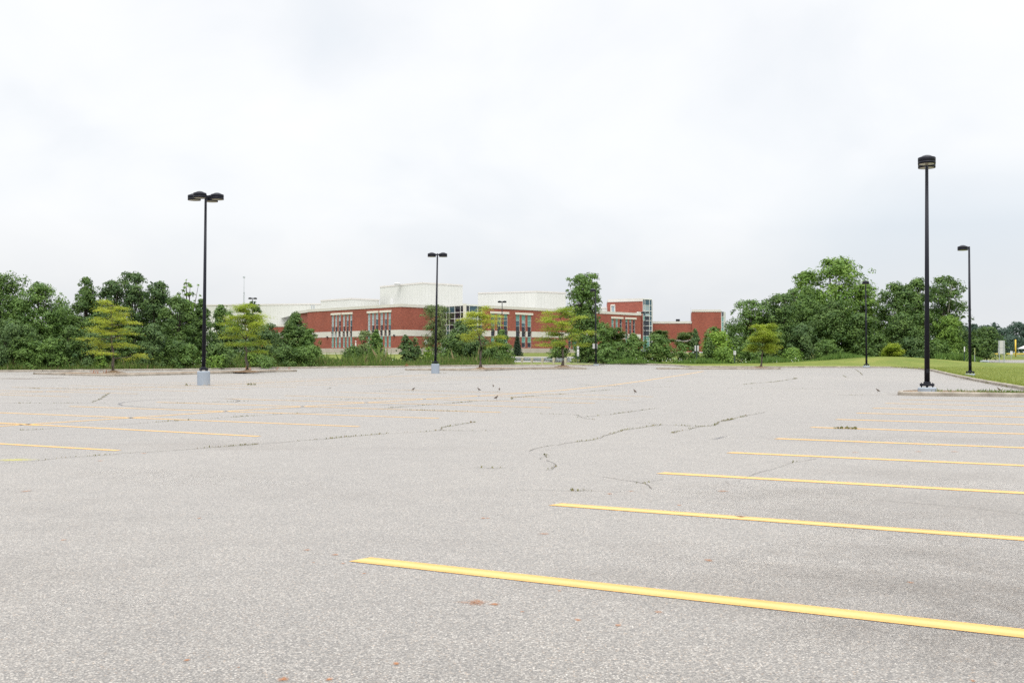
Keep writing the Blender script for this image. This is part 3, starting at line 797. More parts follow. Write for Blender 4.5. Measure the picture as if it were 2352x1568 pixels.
T('shrub', 'broad dark shrub under the left side of the second golden tree', 'shrub', 530, 757, 52, 103, 'bush', 'l_blue', .0, cov=7, ncl=80, size=.105, lobes=.18, group=WL, limbs=3)
T('shrub', 'broad dark shrub under the right side of the second golden tree', 'shrub', 610, 745, 42, 106, 'bush', 'l_blue', .0, cov=7, ncl=80, size=.105, lobes=.18, group=WL, limbs=3)
T('pear_tree', 'dark cone shaped tree standing against the left end of the brick school', 'tree', 679, 719, 47, 109, 'pyramid', 'l_dark', .0, cov=10, ncl=110, size=.10, lobes=.06, csize=.30, group=WL, limbs=2)
T('shrub', 'spreading shrub at the right foot of the dark cone shaped tree', 'shrub', 712, 757, 25, 107.5, 'bush', 'l_mid', .0, cov=7, size=.10, group=WL, limbs=3)
# under-storey of the left wood
for i, (px, top, hw, dd, leaf, lab) in enumerate([
        (15, 735, 55, 3.0, 'l_blue', 'dark undergrowth shrub at the left edge of the photo'), (60, 748, 40, 2.4, 'l_dark', 'dark undergrowth shrub below the arching tree'),
        (75, 785, 34, 1.6, 'l_mid', 'feathery sumac bush left of the leftmost golden tree'), (118, 778, 32, 2.0, 'l_mid', 'sumac bush right of the feathery sumac'),
        (160, 752, 42, 3.0, 'l_dark', 'dark shrub left of the trunk of the leftmost golden tree'), (215, 765, 40, 2.6, 'l_blue', 'dark shrub behind the leftmost golden tree, left of its trunk'),
        (232, 806, 13, 1.4, 'l_light', 'small pale sumac beside the trunk of the leftmost golden tree'), (300, 752, 44, 3.0, 'l_dark', 'dark shrub just right of the leftmost golden tree trunk'),
        (350, 748, 40, 2.6, 'l_blue', 'dark shrub between the leftmost golden tree and the tall lamp'), (405, 785, 36, 2.0, 'l_dark', 'low dark shrub left of the foot of the four headed lamp'),
        (435, 790, 28, 1.5, 'l_mid', 'low leafy shrub touching the four headed lamp pole from the left'), (500, 790, 36, 1.7, 'l_dark', 'low dark shrub right of the foot of the four headed lamp'),
        (495, 818, 30, 1.0, 'l_light', 'low pale green bush right of the four headed lamp foot'), (578, 808, 16, 1.3, 'l_light', 'low pale green bush right of the second golden tree trunk'),
        (600, 818, 36, 1.1, 'l_mid', 'low bush between the second golden tree and the dark cone tree'), (655, 795, 34, 2.0, 'l_dark', 'low dark shrub before the dark cone shaped tree'),
        (705, 796, 36, 1.6, 'l_mid', 'spreading low shrub left of the orange marker')]):
    T('shrub', lab, 'shrub', px, top, hw, dk(px) + dd, 'bush', leaf, .0, cov=6.5, ncl=55, lobes=.3, size=.105, group='undergrowth shrubs at the edge of the left wood', limbs=3)
# middle bushes
T('shrub', 'greyish crab apple tree before the second pair of tall school windows', 'shrub', 840, 762, 30, 118, 'bush', 'l_gray', .10, cov=4.2, lobes=.35, size=.10, group=MID, bark='bark')
T('shrub', 'leafy green bush in front of the greyish crab apple tree', 'shrub', 864, 757, 25, 113, 'pyramid', 'l_mid', .02, cov=7, lobes=.25, size=.105, group=MID)
T('shrub', 'low spreading dark bush left of the greyish crab apple tree', 'shrub', 812, 797, 30, 110.5, 'bush', 'l_dark', .0, cov=7, size=.10, group=MID, limbs=3)
T('shrub', 'compact dark cone bush under the corner of the school', 'shrub', 932, 769, 26, 111, 'pyramid', 'l_blue', .0, cov=8, ncl=80, size=.10, lobes=.12, csize=.22, group=MID, limbs=3)
T('shrub', 'sparse brown tinged bush right of the compact dark cone bush', 'shrub', 952, 775, 14, 113, 'bush', 'l_gray', .0, cov=3.2, size=.10, lobes=.35, group=MID, limbs=3)
T('shrub', 'small dark bush at the right foot of the compact cone bush', 'shrub', 960, 794, 10, 111.5, 'bush', 'l_blue', .0, cov=6, size=.10, group=MID, limbs=2)
T('shrub', 'small fresh green bush below the white octagon backed sign', 'shrub', 983, 797, 13, 113, 'bush', 'l_fresh', .0, cov=4.5, size=.11, lobes=.35, group=MID, limbs=3)
T('willow_tree', 'pale grey green willow behind the two headed lamp', 'tree', 1002, 703, 38, 138, 'vase', 'l_gray', .12, cov=4.0, ncl=75, lobes=.25, size=.11, asp=.3, droop=(0, 0, 1.1), group=MID, bark='bark')
T('shrub', 'big dark bush right of the two headed lamp', 'shrub', 1042, 766, 34, 115.5, 'bush', 'l_dark', .0, cov=7.5, ncl=90, size=.105, lobes=.18, group=MID, limbs=3)
T('shrub', 'tall dark tree behind the crown of the third golden tree', 'shrub', 1070, 738, 42, 119, 'round', 'l_blue', .0, cov=6.5, ncl=90, size=.105, lobes=.2, group=MID, limbs=4)
T('shrub', 'dark bush behind the trunk of the third golden tree', 'shrub', 1100, 775, 38, 115, 'bush', 'l_blue', .0, cov=7.5, ncl=85, size=.105, lobes=.2, group=MID, limbs=3)
T('shrub', 'bright edged cone bush at the left end of the guardrail', 'shrub', 1152, 758, 31, 115.5, 'pyramid', 'l_mid', .0, cov=8, ncl=90, size=.10, lobes=.16, group=MID, limbs=3)
T('shrub', 'low dark bush between the third golden tree and the guardrail bush', 'shrub', 1128, 796, 30, 113.5, 'bush', 'l_dark', .0, cov=7, size=.10, lobes=.2, group=MID, limbs=3)
T('shrub', 'low weedy bush at the foot of the two headed lamp', 'shrub', 1018, 812, 20, 113, 'bush', 'l_mid', .0, cov=5, size=.10, lobes=.3, group=MID, limbs=2)
spruce('spruce_tree', 'dark drooping spruce against the tall windows right of the guardrail bush', 1188, 771, 15, 172, 'trees on the school side of the access road')
SCH = 'trees on the school side of the access road'
T('cottonwood_tree', 'tall two headed cottonwood in front of the school', 'tree', 1336, 633, 40, 134, 'vase', 'l_mid', .16, cov=4.6, ncl=70, lobes=.22, size=.125, csize=.30, group=SCH, bark='bark')
T('cottonwood_tree', 'slightly higher right hand crown of cottonwood beside the tall two headed one', 'tree', 1357, 627, 27, 136, 'vase', 'l_mid', .3, cov=4.2, ncl=46, lobes=.25, size=.125, csize=.32, group=SCH, bark='bark')
T('leafy_tree', 'dark low tree below the tall cottonwood', 'tree', 1350, 720, 42, 132, 'round', 'l_dark', .10, cov=4.8, lobes=.3, size=.11, group=SCH)
T('shrub', 'dark bush behind the trunk of the fourth golden tree', 'shrub', 1284, 776, 24, 133, 'bush', 'l_mid', .0, cov=6.5, size=.10, lobes=.22, group=SCH, limbs=3)
T('shrub', 'dark bush beside the twin white road signs', 'shrub', 1346, 770, 24, 128, 'bush', 'l_dark', .0, cov=7, size=.10, lobes=.25, group=SCH, limbs=3)
T('shrub', 'fresh green leafy tree behind the lamp with the white plate', 'shrub', 1386, 742, 26, 127, 'round', 'l_mid', .0, cov=5.0, size=.115, lobes=.3, group=SCH, limbs=4)
T('shrub', 'low bush at the foot of the lamp with the white plate', 'shrub', 1398, 800, 34, 122, 'bush', 'l_mid', .0, cov=7, size=.10, lobes=.25, group=SCH, limbs=2)
locust('locust_tree', 'olive green layered tree right of the lamp with the white plate', 1412, 0, 756, 34, leaf='l_loc_far', n_br=18, foot=.35, seed=21, group=SCH, d=140)
T('shrub', 'pale green bush left of the pointed bush under the stair tower', 'shrub', 1424, 786, 24, 122.5, 'bush', 'l_mid', .0, cov=7, size=.10, lobes=.25, group=SCH, limbs=3)
T('shrub', 'pointed cone bush in front of the stair tower', 'shrub', 1456, 769, 36, 121, 'pyramid', 'l_mid', .0, cov=8, ncl=90, size=.10, lobes=.15, group=SCH, limbs=3)
T('shrub', 'bright topped oval bush right of the pointed cone bush', 'shrub', 1511, 771, 31, 121, 'round', 'l_mid', .0, cov=7.5, ncl=80, size=.105, lobes=.18, group=SCH, limbs=3)
locust('locust_tree', 'olive green flat topped tree before the low brick wing', 1515, 0, 758, 30, leaf='l_loc_far', n_br=16, foot=.35, seed=22, group=SCH, d=152)
locust('locust_tree', 'olive green flat topped tree left of the narrow dark cypress', 1574, 0, 760, 29, leaf='l_loc_far', n_br=16, foot=.3, seed=23, group=SCH, d=146)
T('shrub', 'low green bush left of the sign back with the dark post', 'shrub', 1566, 790, 24, 120.5, 'bush', 'l_mid', .0, cov=6, size=.10, lobes=.3, group=SCH, limbs=3)
T('cypress_tree', 'narrow dark cypress behind the sign back with the dark post', 'tree', 1597, 756, 15, 121, 'pyramid', 'l_blue', .0, cov=9, ncl=60, size=.10, lobes=.1, csize=.4, group=WR, limbs=2)
T('shrub', 'second dark pointed bush right of the narrow cypress', 'shrub', 1628, 776, 17, 120, 'pyramid', 'l_dark', .0, cov=8, size=.10, lobes=.12, csize=.35, group=WR, limbs=2)
T('maple_tree', 'fresh yellow green maple between the two small white signs', 'tree', 1650, 763, 38, 123, 'dome', 'l_fresh', .0, cov=6.5, ncl=80, size=.115, lobes=.25, group=WR)
T('shrub', 'low pale green bush left of the small white sign', 'shrub', 1664, 800, 30, 119, 'bush', 'l_light', .0, cov=6.5, size=.10, lobes=.3, group=WR, limbs=3)
T('leafy_tree', 'feathery dark locust filling the skyline beside the low brick tower', 'tree', 1640, 752, 30, 134, 'dome', 'l_mid', .0, cov=5, size=.11, lobes=.3, group=WR)
T('leafy_tree', 'first tall tree of the right wood, beside the brick tower', 'tree', 1722, 691, 46, 127, 'round', 'l_mid', .03, cov=6, ncl=80, size=.115, lobes=.25, group=WR)
T('leafy_tree', 'tall tree of the right wood left of the big maple', 'tree', 1795, 678, 52, 126, 'round', 'l_dark', .03, cov=6, ncl=90, size=.115, lobes=.22, group=WR)
T('leafy_tree', 'rounded tree leaning on the left flank of the big maple', 'tree', 1842, 660, 52, 131, 'round', 'l_mid', .05, cov=5.8, ncl=80, size=.12, lobes=.28, group=WR)
T('maple_tree', 'big spreading maple, highest tree of the right wood', 'tree', 1922, 597, 84, 137, 'round', 'l_light', .06, cov=5.6, ncl=120, size=.135, lobes=.22, csize=.25, group=WR)
T('maple_tree', 'left lobe of maple beside the highest tree of the right wood', 'tree', 1852, 626, 46, 139, 'round', 'l_light', .08, cov=5.0, ncl=60, size=.13, lobes=.3, group=WR)
T('maple_tree', 'right lobe of maple behind the single headed lamp', 'tree', 1985, 655, 42, 134, 'round', 'l_light', .1, cov=4.6, ncl=60, size=.13, lobes=.35, group=WR)
T('leafy_tree', 'dark tree in front of the foot of the big maple', 'tree', 1912, 688, 58, 127, 'round', 'l_dark', .02, cov=6.5, ncl=95, size=.115, lobes=.22, group=WR)
T('leafy_tree', 'dark tree behind the leaning golden tree', 'tree', 1765, 752, 44, 122, 'dome', 'l_dark', .0, cov=6.5, ncl=70, size=.11, lobes=.25, group=WR)
T('leafy_tree', 'dark bushy tree right of the leaning golden tree', 'tree', 1842, 745, 46, 123, 'dome', 'l_blue', .0, cov=6.5, ncl=80, size=.11, lobes=.25, group=WR)
T('shrub', 'soft pale green bush left of the single headed lamp', 'shrub', 1902, 782, 29, 119, 'bush', 'l_mid', .0, cov=7, size=.095, asp=.35, lobes=.2, group=WR, limbs=3)
T('shrub', 'low bush right of the leaning golden tree', 'shrub', 1822, 800, 26, 119, 'bush', 'l_light', .0, cov=6, size=.10, lobes=.3, group=WR, limbs=3)
T('shrub', 'low pale bush just behind the leaning golden tree', 'shrub', 1722, 790, 30, 119.5, 'bush', 'l_mid', .0, cov=6, size=.10, lobes=.3, group=WR, limbs=3)
T('leafy_tree', 'dark tree behind the single headed lamp pole', 'tree', 1975, 722, 46, 126, 'round', 'l_dark', .0, cov=6.5, ncl=80, size=.115, lobes=.25, group=WR)
T('poplar_tree', 'ragged poplar left of the tall two headed lamp', 'tree', 2062, 655, 48, 131, 'round', 'l_dark', .02, cov=6.5, ncl=95, size=.12, lobes=.35, group=WR, bark='bark_p')
T('poplar_tree', 'poplar top showing just left of the tall two headed lamp pole', 'tree', 2108, 642, 42, 133, 'round', 'l_mid', .02, cov=6.2, ncl=80, size=.12, lobes=.35, group=WR, bark='bark_p')
T('poplar_tree', 'open dark poplar with a pale trunk right of the tall two headed lamp', 'tree', 2170, 638, 46, 130, 'vase', 'l_dark', .06, cov=5.8, ncl=90, size=.125, lobes=.3, group=WR, bark='bark_p')
T('leafy_tree', 'dark broad tree left of the tall two headed lamp pole', 'tree', 2072, 722, 50, 127, 'round', 'l_dark', .0, cov=6.5, ncl=90, size=.115, lobes=.25, group=WR)
T('leafy_tree', 'dark tree behind the tall two headed lamp pole', 'tree', 2122, 715, 40, 127.5, 'round', 'l_dark', .0, cov=6, ncl=70, size=.115, lobes=.28, group=WR)
T('leafy_tree', 'pale green upright tree right of the tall two headed lamp', 'tree', 2177, 727, 38, 126, 'round', 'l_light', .0, cov=6, ncl=70, size=.11, asp=.35, lobes=.22, group=WR, droop=(0, 0, .8))
locust('locust_tree', 'small golden bush on the grassy mound', 2048, 0, 788, 24, leaf='l_locust_g', n_br=14, foot=.12, seed=31, group=WR, d=122)
T('shrub', 'dark bush behind the small golden bush', 'shrub', 2010, 770, 40, 124.5, 'bush', 'l_dark', .0, cov=7, size=.11, lobes=.25, group=WR, limbs=3)
T('shrub', 'dark bush at the back of the grassy mound right of the golden bush', 'shrub', 2092, 775, 42, 124.5, 'bush', 'l_blue', .0, cov=7, size=.11, lobes=.25, group=WR, limbs=3)
T('shrub', 'mid green bush at the right end of the grassy mound', 'shrub', 2150, 782, 36, 124.5, 'bush', 'l_mid', .0, cov=7, size=.10, lobes=.25, group=WR, limbs=3)
T('cypress_tree', 'dark narrow tree left of the shoulder lamp pole', 'tree', 2221, 762, 15, 129, 'pyramid', 'l_blue', .0, cov=8, size=.105, csize=.4, lobes=.12, group=WR, limbs=2)
T('pear_tree', 'dark round headed tree right of the shoulder lamp pole', 'tree', 2266, 752, 36, 131, 'dome', 'l_dark', .10, cov=7, ncl=80, size=.11, lobes=.2, group=WR, limbs=4)
T('pear_tree', 'slim dark tree beside the tall white sign back', 'tree', 2244, 775, 20, 128, 'round', 'l_dark', .0, cov=7, size=.105, lobes=.2, group=WR, limbs=3)
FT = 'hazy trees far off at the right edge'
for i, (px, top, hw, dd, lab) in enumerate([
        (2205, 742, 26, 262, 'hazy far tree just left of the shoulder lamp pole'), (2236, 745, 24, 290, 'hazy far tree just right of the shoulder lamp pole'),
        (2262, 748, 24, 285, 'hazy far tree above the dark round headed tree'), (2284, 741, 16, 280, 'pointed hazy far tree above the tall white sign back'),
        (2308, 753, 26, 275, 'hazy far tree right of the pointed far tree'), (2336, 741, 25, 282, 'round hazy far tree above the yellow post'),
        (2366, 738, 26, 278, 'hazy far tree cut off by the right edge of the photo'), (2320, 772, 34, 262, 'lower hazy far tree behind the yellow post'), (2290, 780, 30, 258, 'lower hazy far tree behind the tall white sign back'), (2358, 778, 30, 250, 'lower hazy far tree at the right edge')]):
    T('far_tree', lab, 'tree', px, top, hw, dd, 'round', 'l_far_haze', .0, cov=6, ncl=50, size=.085, lobes=.25, group=FT, limbs=3)
for px, top, hw, lab in [(40, 690, 62, 'dark tree deep in the wood behind the two leftmost trees'), (150, 715, 55, 'dark tree deep in the wood below the dip of the skyline'), (240, 690, 55, 'dark tree deep in the wood behind the leftmost golden tree'),
                     (335, 672, 55, 'dark tree deep in the wood below the feathery ashes'), (430, 705, 50, 'dark tree deep in the wood below the pale poplar'), (535, 742, 48, 'dark tree deep in the wood left of the green gold tree trunk'), (625, 768, 48, 'dark tree deep in the wood right of the green gold tree trunk')]:
    T('leafy_tree', lab, 'tree', px, top, hw, dk(px) + 22, 'dome', 'l_dark', .0, cov=5.5, ncl=60, size=.13, lobes=.2, group=WL, limbs=4)
for px, top, hw, lab in [(1700, 748, 50, 'dark tree deep in the right wood behind the leaning golden tree'), (1800, 720, 60, 'dark tree deep in the right wood left of the big maple trunk'), (1900, 700, 70, 'dark tree deep in the wood right behind the big maple'), (1995, 712, 55, 'dark tree deep in the right wood behind the single headed lamp'), (2090, 705, 55, 'dark tree deep in the right wood behind the ragged poplars'), (2180, 735, 44, 'dark tree deep in the right wood behind the pale upright tree')]:
    T('leafy_tree', lab, 'tree', px, top, hw, 146, 'dome', 'l_dark', .0, cov=5.5, ncl=60, size=.12, lobes=.2, group=WR, limbs=4)
# golden locusts on the islands
locust('locust_tree', 'leftmost golden tree, layered, on the soil island', 260, 855.5, 690, 66, -6, n_br=23, foot=.26, seed=4, group=LOC, rising=(-.08, .42), zsp=.04, dens=.85)
locust('locust_tree', 'green gold tree with a dark trunk right of the four headed lamp', 568, 853.5, 690, 66, -8, leaf='l_locust_g', n_br=22, foot=.32, seed=11, group=LOC, zsp=.055, dens=.95)
locust('locust_tree', 'golden open tree right of the two headed lamp', 1104, 847, 705, 58, -4, n_br=17, foot=.42, seed=15, group=LOC, rising=(.05, .8), zsp=.05, dens=.85)
locust('locust_tree', 'golden tree in front of the guardrail end', 1292, 842.3, 709, 64, -2, leaf='l_locust_g', n_br=20, foot=.38, seed=9, group=LOC, rising=(.05, .6), zsp=.05, dens=.9)
locust('locust_tree', 'small leaning golden tree on the strip before the lawn', 1747, 844.6, 745, 41, 10, leaf='l_locust_g', n_br=22, foot=.38, seed=17, group=LOC)

# ------------------------------------------------------------------ weeds, grass, flowers (nobody could count them)
def blades(name, pts, heights, leaf, asp=.10, spread=.55, kind='stuff', label=None, cat=None):
    P = np.array(pts); H = np.array(heights); n = len(P)
    C = P.copy(); C[:, 2] += H * .46
    N = RNG.normal(size=(n, 3)) * np.array([1, 1, .15])
    o = leaf_mesh(name, C, N, H * .55, asp, M[leaf], kind=kind, droop=(0, 0, 1 / spread))
    tag(o, label, cat); return o
pts, hs = [], []
for _ in range(34000):
    px = random.uniform(-80, 1180); t = random.random() ** 1.5
    k = .55 + .45 * math.sin(px * .035) * math.sin(px * .011 + 1)
    d = dk(px) + .55 + t * (4.5 if px < 720 else 7.0)
    if px > 1000 and d > 121: continue
    x = X(px, d)
    pts.append((x, d, h(d) + .10)); hs.append(random.uniform(.3, .95) * (.45 + .75 * k) * (.4 + .8 * min(1, t * 3)))
    if random.random() < .03: hs[-1] *= 1.9
blades('roadside_weeds', pts, hs, 'weed', .11, label='strip of tall weeds and grass along the far kerb', cat='weeds')
pts, hs = [], []
for _ in range(9000):
    px = random.uniform(1395, 2010); d = random.uniform(116.2, 119.5) if px > 1570 else random.uniform(117.2, 120.5)
    x = X(px, d); pts.append((x, d, h(d) + .10 + mound(x, d))); hs.append(random.uniform(.25, .9) * (.6 + .4 * math.sin(px * .04)))
for _ in range(3500):
    px = random.uniform(2150, 2256); d = random.uniform(120.8, 124); x = X(px, d)
    pts.append((x, d, h(d) + .05)); hs.append(random.uniform(.5, 1.35) * (1 - .5 * max(0, (px - 2215) / 45)))
blades('meadow_weeds', pts, hs, 'l_mid', .10, label='tall green weeds at the foot of the right wood', cat='weeds')
pts, hs = [], []
for _ in range(30000):          # right lawn near the kerb and around the lamp foot
    px = random.uniform(2085, 2420); py = random.uniform(838, 905)
    a = random.random() ** 1.4; e = rgt[9:13]
    y0 = random.uniform(36, 98)
    xk = float(np.interp(y0, [e[3].y, e[2].y, e[1].y, e[0].y], [e[3].x, e[2].x, e[1].x, e[0].x]))
    x = xk + .22 + a * 16
    pts.append((x, y0, h(y0) + .115 + mound(x, y0))); hs.append(random.uniform(.05, .13) * (1.5 if a < .02 else 1))
blades('lawn_blades', pts, hs, 'lawnblade', .16, label='mown grass of the right lawn', cat='grass')
pts, hs = [], []
a4, b4 = isl4[1], isl4[3]
for _ in range(5200):
    t = random.random() ** .8; s = random.uniform(.22, 2.1)
    c = Vector((a4.x, a4.y, 0)).lerp(Vector((b4.x, b4.y, 0)), t) + Vector((U[0], U[1], 0)) * s
    if t < .2 and random.random() > t * 3: continue
    pts.append((c.x, c.y, h(c.y) + .12)); hs.append(abs(random.gauss(.05, .04)) + .02)
blades('island_grass', pts, hs, 'weed', .16, label='patchy grass on the island of the tall two headed lamp', cat='grass')
if tuft:
    blades('crack_weeds', [(x, y, h(y) + .002) for x, y, _ in tuft for _k in (0,)], [t[2] for t in tuft], 'crackweed', .6, spread=2.4, label='small weeds rooted in the cracks of the lot', cat='weeds')
fl, fn = [], []
for px0, n, dd, zz, hh in [(50, 26, 1.2, .35, .35), (348, 5, 1.2, .5, .3), (425, 8, 1.2, .5, .3), (455, 14, 1.2, .45, .35), (520, 5, 1.4, .4, .3), (1000, 4, 2, .4, .3), (1530, 22, 4, .35, .4), (1560, 18, 4, .35, .4), (1715, 16, 3, .2, .5), (1780, 14, 3, .2, .4), (1830, 14, 3, .3, .5), (1700, 8, 3, .4, .4), (575, 6, 2, .4, .3), (880, 5, 2, .5, .3), (1480, 8, 4, .4, .4)]:
    for _ in range(max(3, n // 2)):
        px = px0 + random.gauss(0, 12); d = (dk(px) + dd) if px < 1400 else 116.5 + random.random() * .8
        fl.append((X(px, d), d, h(d) + zz + random.random() * hh)); fn.append((0, -.5, 1))
flo = leaf_mesh('wild_flowers', np.array(fl), np.array(fn) + RNG.normal(size=(len(fl), 3)) * .2, RNG.uniform(.03, .065, len(fl)), .8, M['flower'], kind='stuff')
tag(flo, 'white wild flowers dotted through the roadside weeds', 'flowers')
# dry red stalks on the first island, dry weeds along kerb joints
pts, hs = [], []
for px, py, n, w in [(218, 858.5, 26, 5), (242, 858.5, 12, 3), (567, 848, 12, 2), (638, 850, 8, 2), (665, 850, 5, 2), (573, 850.5, 7, 2), (935, 841, 26, 2), (930, 842, 8, 2)]:
    c = G(px, py, .1)
    for _ in range(n):
        pts.append((c.x + random.gauss(0, w / F_PX * c.y), c.y + random.gauss(0, .12), h(c.y) + .1)); hs.append(random.uniform(.12, .42))
blades('dry_stalks', pts, hs, 'dead', .08, spread=.8, label='dry rust red weed stalks on the first island and kerb', cat='weeds')
pts, hs = [], []
for px, py in [(551, 848.5), (903, 843.3), (908, 843.2), (964, 842.6), (986, 842.3), (1015, 842), (1046, 841.8), (1370, 839.7), (1385, 839.5), (2270, 881), (2310, 889), (2195, 866), (2240, 875)]:
    c = G(px, py)
    for _ in range(10):
        pts.append((c.x + random.gauss(0, .12), c.y - .03 + random.gauss(0, .05), h(c.y))); hs.append(random.uniform(.04, .14))
for px, py in [(570 + k * 3, 884.5) for k in range(6)] + [(1012, 857.8), (1022, 857.5), (430, 886)]:
    c = G(px, py)
    for _ in range(5): pts.append((c.x + random.gauss(0, .05), c.y + random.gauss(0, .05), h(c.y))); hs.append(random.uniform(.04, .16))
blades('kerb_weeds', pts, hs, 'crackweed', .25, spread=1.0, label='small dry weeds along the kerb joints', cat='weeds')
# mulch mounds round the tree feet
for px, py in [(260, 855.5), (568, 853.5), (1104, 847), (1292, 842.3), (1747, 844.6)]:
    c = G(px, py, .12); mb = MB()
    mb.lathe([(1.0, -.03), (.8, .02), (.5, .06), (.2, .12), (.12, .16)], 20)
    for i, v in enumerate(mb.v): mb.v[i] = (v[0] * random.uniform(.8, 1.2), v[1] * random.uniform(.8, 1.2), v[2] * random.uniform(.8, 1.25))
    o = mb.build('mulch', M['soil'], None, True, (c.x, c.y, c.z)); tag(o, kind='structure')

# ------------------------------------------------------------------ lamp posts
def lamp_post(label, px, d, zb, head_py, heads, base_h=.7, base_r=.31, lean=0.0, r0=.10, parts=True, group='black lamp posts of the car park'):
    x = X(px, d); zh = Z(head_py, d) - zb
    root = empty('lamp_post', (x, d, zb)); tag(root, label, 'lamp post', group)
    if base_h > 0:
        mb = MB(); mb.lathe([(base_r, -.05), (base_r, base_h - .03), (base_r - .02, base_h - .006), (base_r - .06, base_h)], 36)
        mb.build('concrete_base', M['pad'], root)
    mb = MB(); pz = base_h + .055
    mb.tube([(0, 0, pz + .05), (lean * .5, 0, zh * .5), (lean, 0, zh + .12)], [r0, r0 * .79, r0 * .57], 16)
    pole = mb.build('pole', M['pole'], root, True)
    if parts:
        mb = MB(); mb.box((0, 0, pz + .045), (.37, .37, .09), .49, .012); mb.lathe([(r0 + .035, pz + .085), (r0 + .03, pz + .15), (r0 + .004, pz + .165)], 16)
        fl_ = mb.build('base_flange', M['pole'], root)
        for a in (.49 + math.pi / 4 + k * math.pi / 2 for k in range(4)):
            mb = MB(); mb.lathe([(.022, base_h - .01), (.022, pz + .12)], 8, (.20 * math.cos(a), .20 * math.sin(a), 0)); mb.lathe([(.036, pz - .02), (.036, pz + .004)], 6, (.20 * math.cos(a), .20 * math.sin(a), 0))
            mb.build('bolt', M['pole'], fl_)
    if parts:
        mb = MB(); mb.box((-.02, -r0 * .97, base_h + .62), (.085, .02, .15), 0, .004); mb.build('hand_hole_cover', M['pole'], pole)
    for ang, R in heads:
        ca, sa = math.cos(ang), math.sin(ang)
        mb = MB(); mb.box((lean + ca * R * .4, sa * R * .4, zh + .03), (R * .8, .07, .10), ang); mb.build('arm', M['pole'], root)
        mb = MB(); r = .315
        mb.lathe([(r - .03, -.128), (r, -.135), (r, -.052), (r - .006, -.048), (r - .006, -.040), (r, -.036), (r, .095), (r - .015, .112), (.20, .145), (.15, .178), (.08, .197), (.012, .203)], 32)
        hd = mb.build('lamp_head', M['pole'], root, False, (lean + ca * R, sa * R, zh))
        for p in hd.data.polygons: p.use_smooth = abs(p.normal.z) < .9 and len(p.vertices) == 4
        mb = MB(); mb.lathe([(.25, -.138), (.27, -.131)], 28); mb.build('lens', M['lens'], hd)
    return root
aU, aV = math.atan2(U[1], U[0]), math.atan2(V[1], V[0])
b = G(468, 884.6); lamp_post('tall lamp post with four round heads on a pale grey block', 468, b.y, b.z, 453, [(math.radians(-10.5) + k * math.pi / 2, .613) for k in range(4)], lean=.07)
b = G(1000, 857.6); lamp_post('lamp post with two side by side heads on a grey block', 1000, b.y, b.z, 585.8, [(0, .43), (math.pi, .43)], base_h=.735, lean=.15)
b = G(2129, 898.8, .12); ac = math.atan2(-b.y, -b.x)
lamp_post('tallest lamp post, its two heads one behind the other, on the kerbed island', 2129, b.y, h(b.y) + .11, 373.5, [(ac, .44), (ac + math.pi, .44)], base_h=.165, base_r=.335, lean=.03)
b = G(2228, 863, .12); lamp_post('lamp post with one head pointing left, on the right lawn', 2228, b.y, b.z, 570.5, [(math.pi + .15, .45)], base_h=.14, base_r=.30, lean=-.02)
b = G(1368, 838, .12); lamp_post('lamp post with a white plate behind its pole, near the guardrail', 1369, b.y, b.z, 667.5, [(math.pi + .95, .48)], base_h=.08, base_r=.30, lean=-.05)
lamp_pole_d = b.y
b = G(1990, 842, .12); lamp_post('lamp post with one head pointing at the lot, before the grassy mound', 1990, b.y, b.z, 650, [(math.atan2(-b.y, -b.x), .45)], base_h=.10, base_r=.32, lean=-.04)
lamp_post('distant two headed lamp post in front of the tall school windows', 1153, 178, h(178), 693.2, [(0, .43), (math.pi, .43)], base_h=.5, lean=.02, parts=False)
lamp_post('distant lamp post peeping over the green gold tree', 580, 190, h(190), 685.5, [(.4, .46), (math.pi + .4, .46)], base_h=.5, parts=False)
lamp_post('distant two headed lamp post in front of the glass stair tower', 1482, 196, h(196), 718, [(0, .44), (math.pi, .44)], base_h=.5, parts=False, lean=-.02)

# ------------------------------------------------------------------ signs, posts, guardrail, fence
def sign(name, label, px, d, panels, post_r=.035, post_mat='galv', panel_mat='sign', post_front=False, post_px=None, cat='sign', marks=None, zb=None, group=None, post_top=None, edge_on=False):
    x = X(px, d); zb = (h(d) + .05) if zb is None else zb
    root = empty(name, (x, d, zb)); tag(root, label, cat, group)
    ztop = max(Z(p[2], d) for p in panels) - zb
    for q in (post_px or [px]):
        mb = MB(); ox = X(q, d) - x; oy = -.035 if post_front else .045
        mb.box((ox, oy, (ztop + .02 - .05) / 2), (post_r * 2, post_r * 1.4, ztop + .02 + .05)); mb.build('post', M[post_mat], root)
    for k, (x0, x1, y0, y1) in enumerate(panels):
        w = (x1 - x0) / F_PX * d; hh = (y1 - y0) / F_PX * d; cx = X((x0 + x1) / 2, d) - x; cz = Z((y0 + y1) / 2, d) - zb
        mb = MB(); mb.box((cx, 0, cz), (w, .016, hh), 0, .003)
        pn = mb.build('panel', M[panel_mat], root)
        for (u, v, uw, vh) in (marks or {}).get(k, []):
            mb = MB(); mb.box((cx + u * w, -.011, cz + v * hh), (uw * w, .005, vh * hh)); mb.build('mark', M['ink'], pn)
    return root
sign('parking_sign', 'white sign back with a dark post down its middle, before the narrow cypress', 1600, 117, [(1595.6, 1605, 793.2, 806)], .055, 'dpost', 'signback', True)
sign('parking_sign', 'small white sign on a dark post left of the leaning golden tree', 1687.6, 117, [(1684.8, 1690.5, 805.8, 814.5)], .05, 'dpost', marks={0: [(0, .22, .55, .10), (0, -.05, .5, .08), (0, -.28, .3, .10)]})
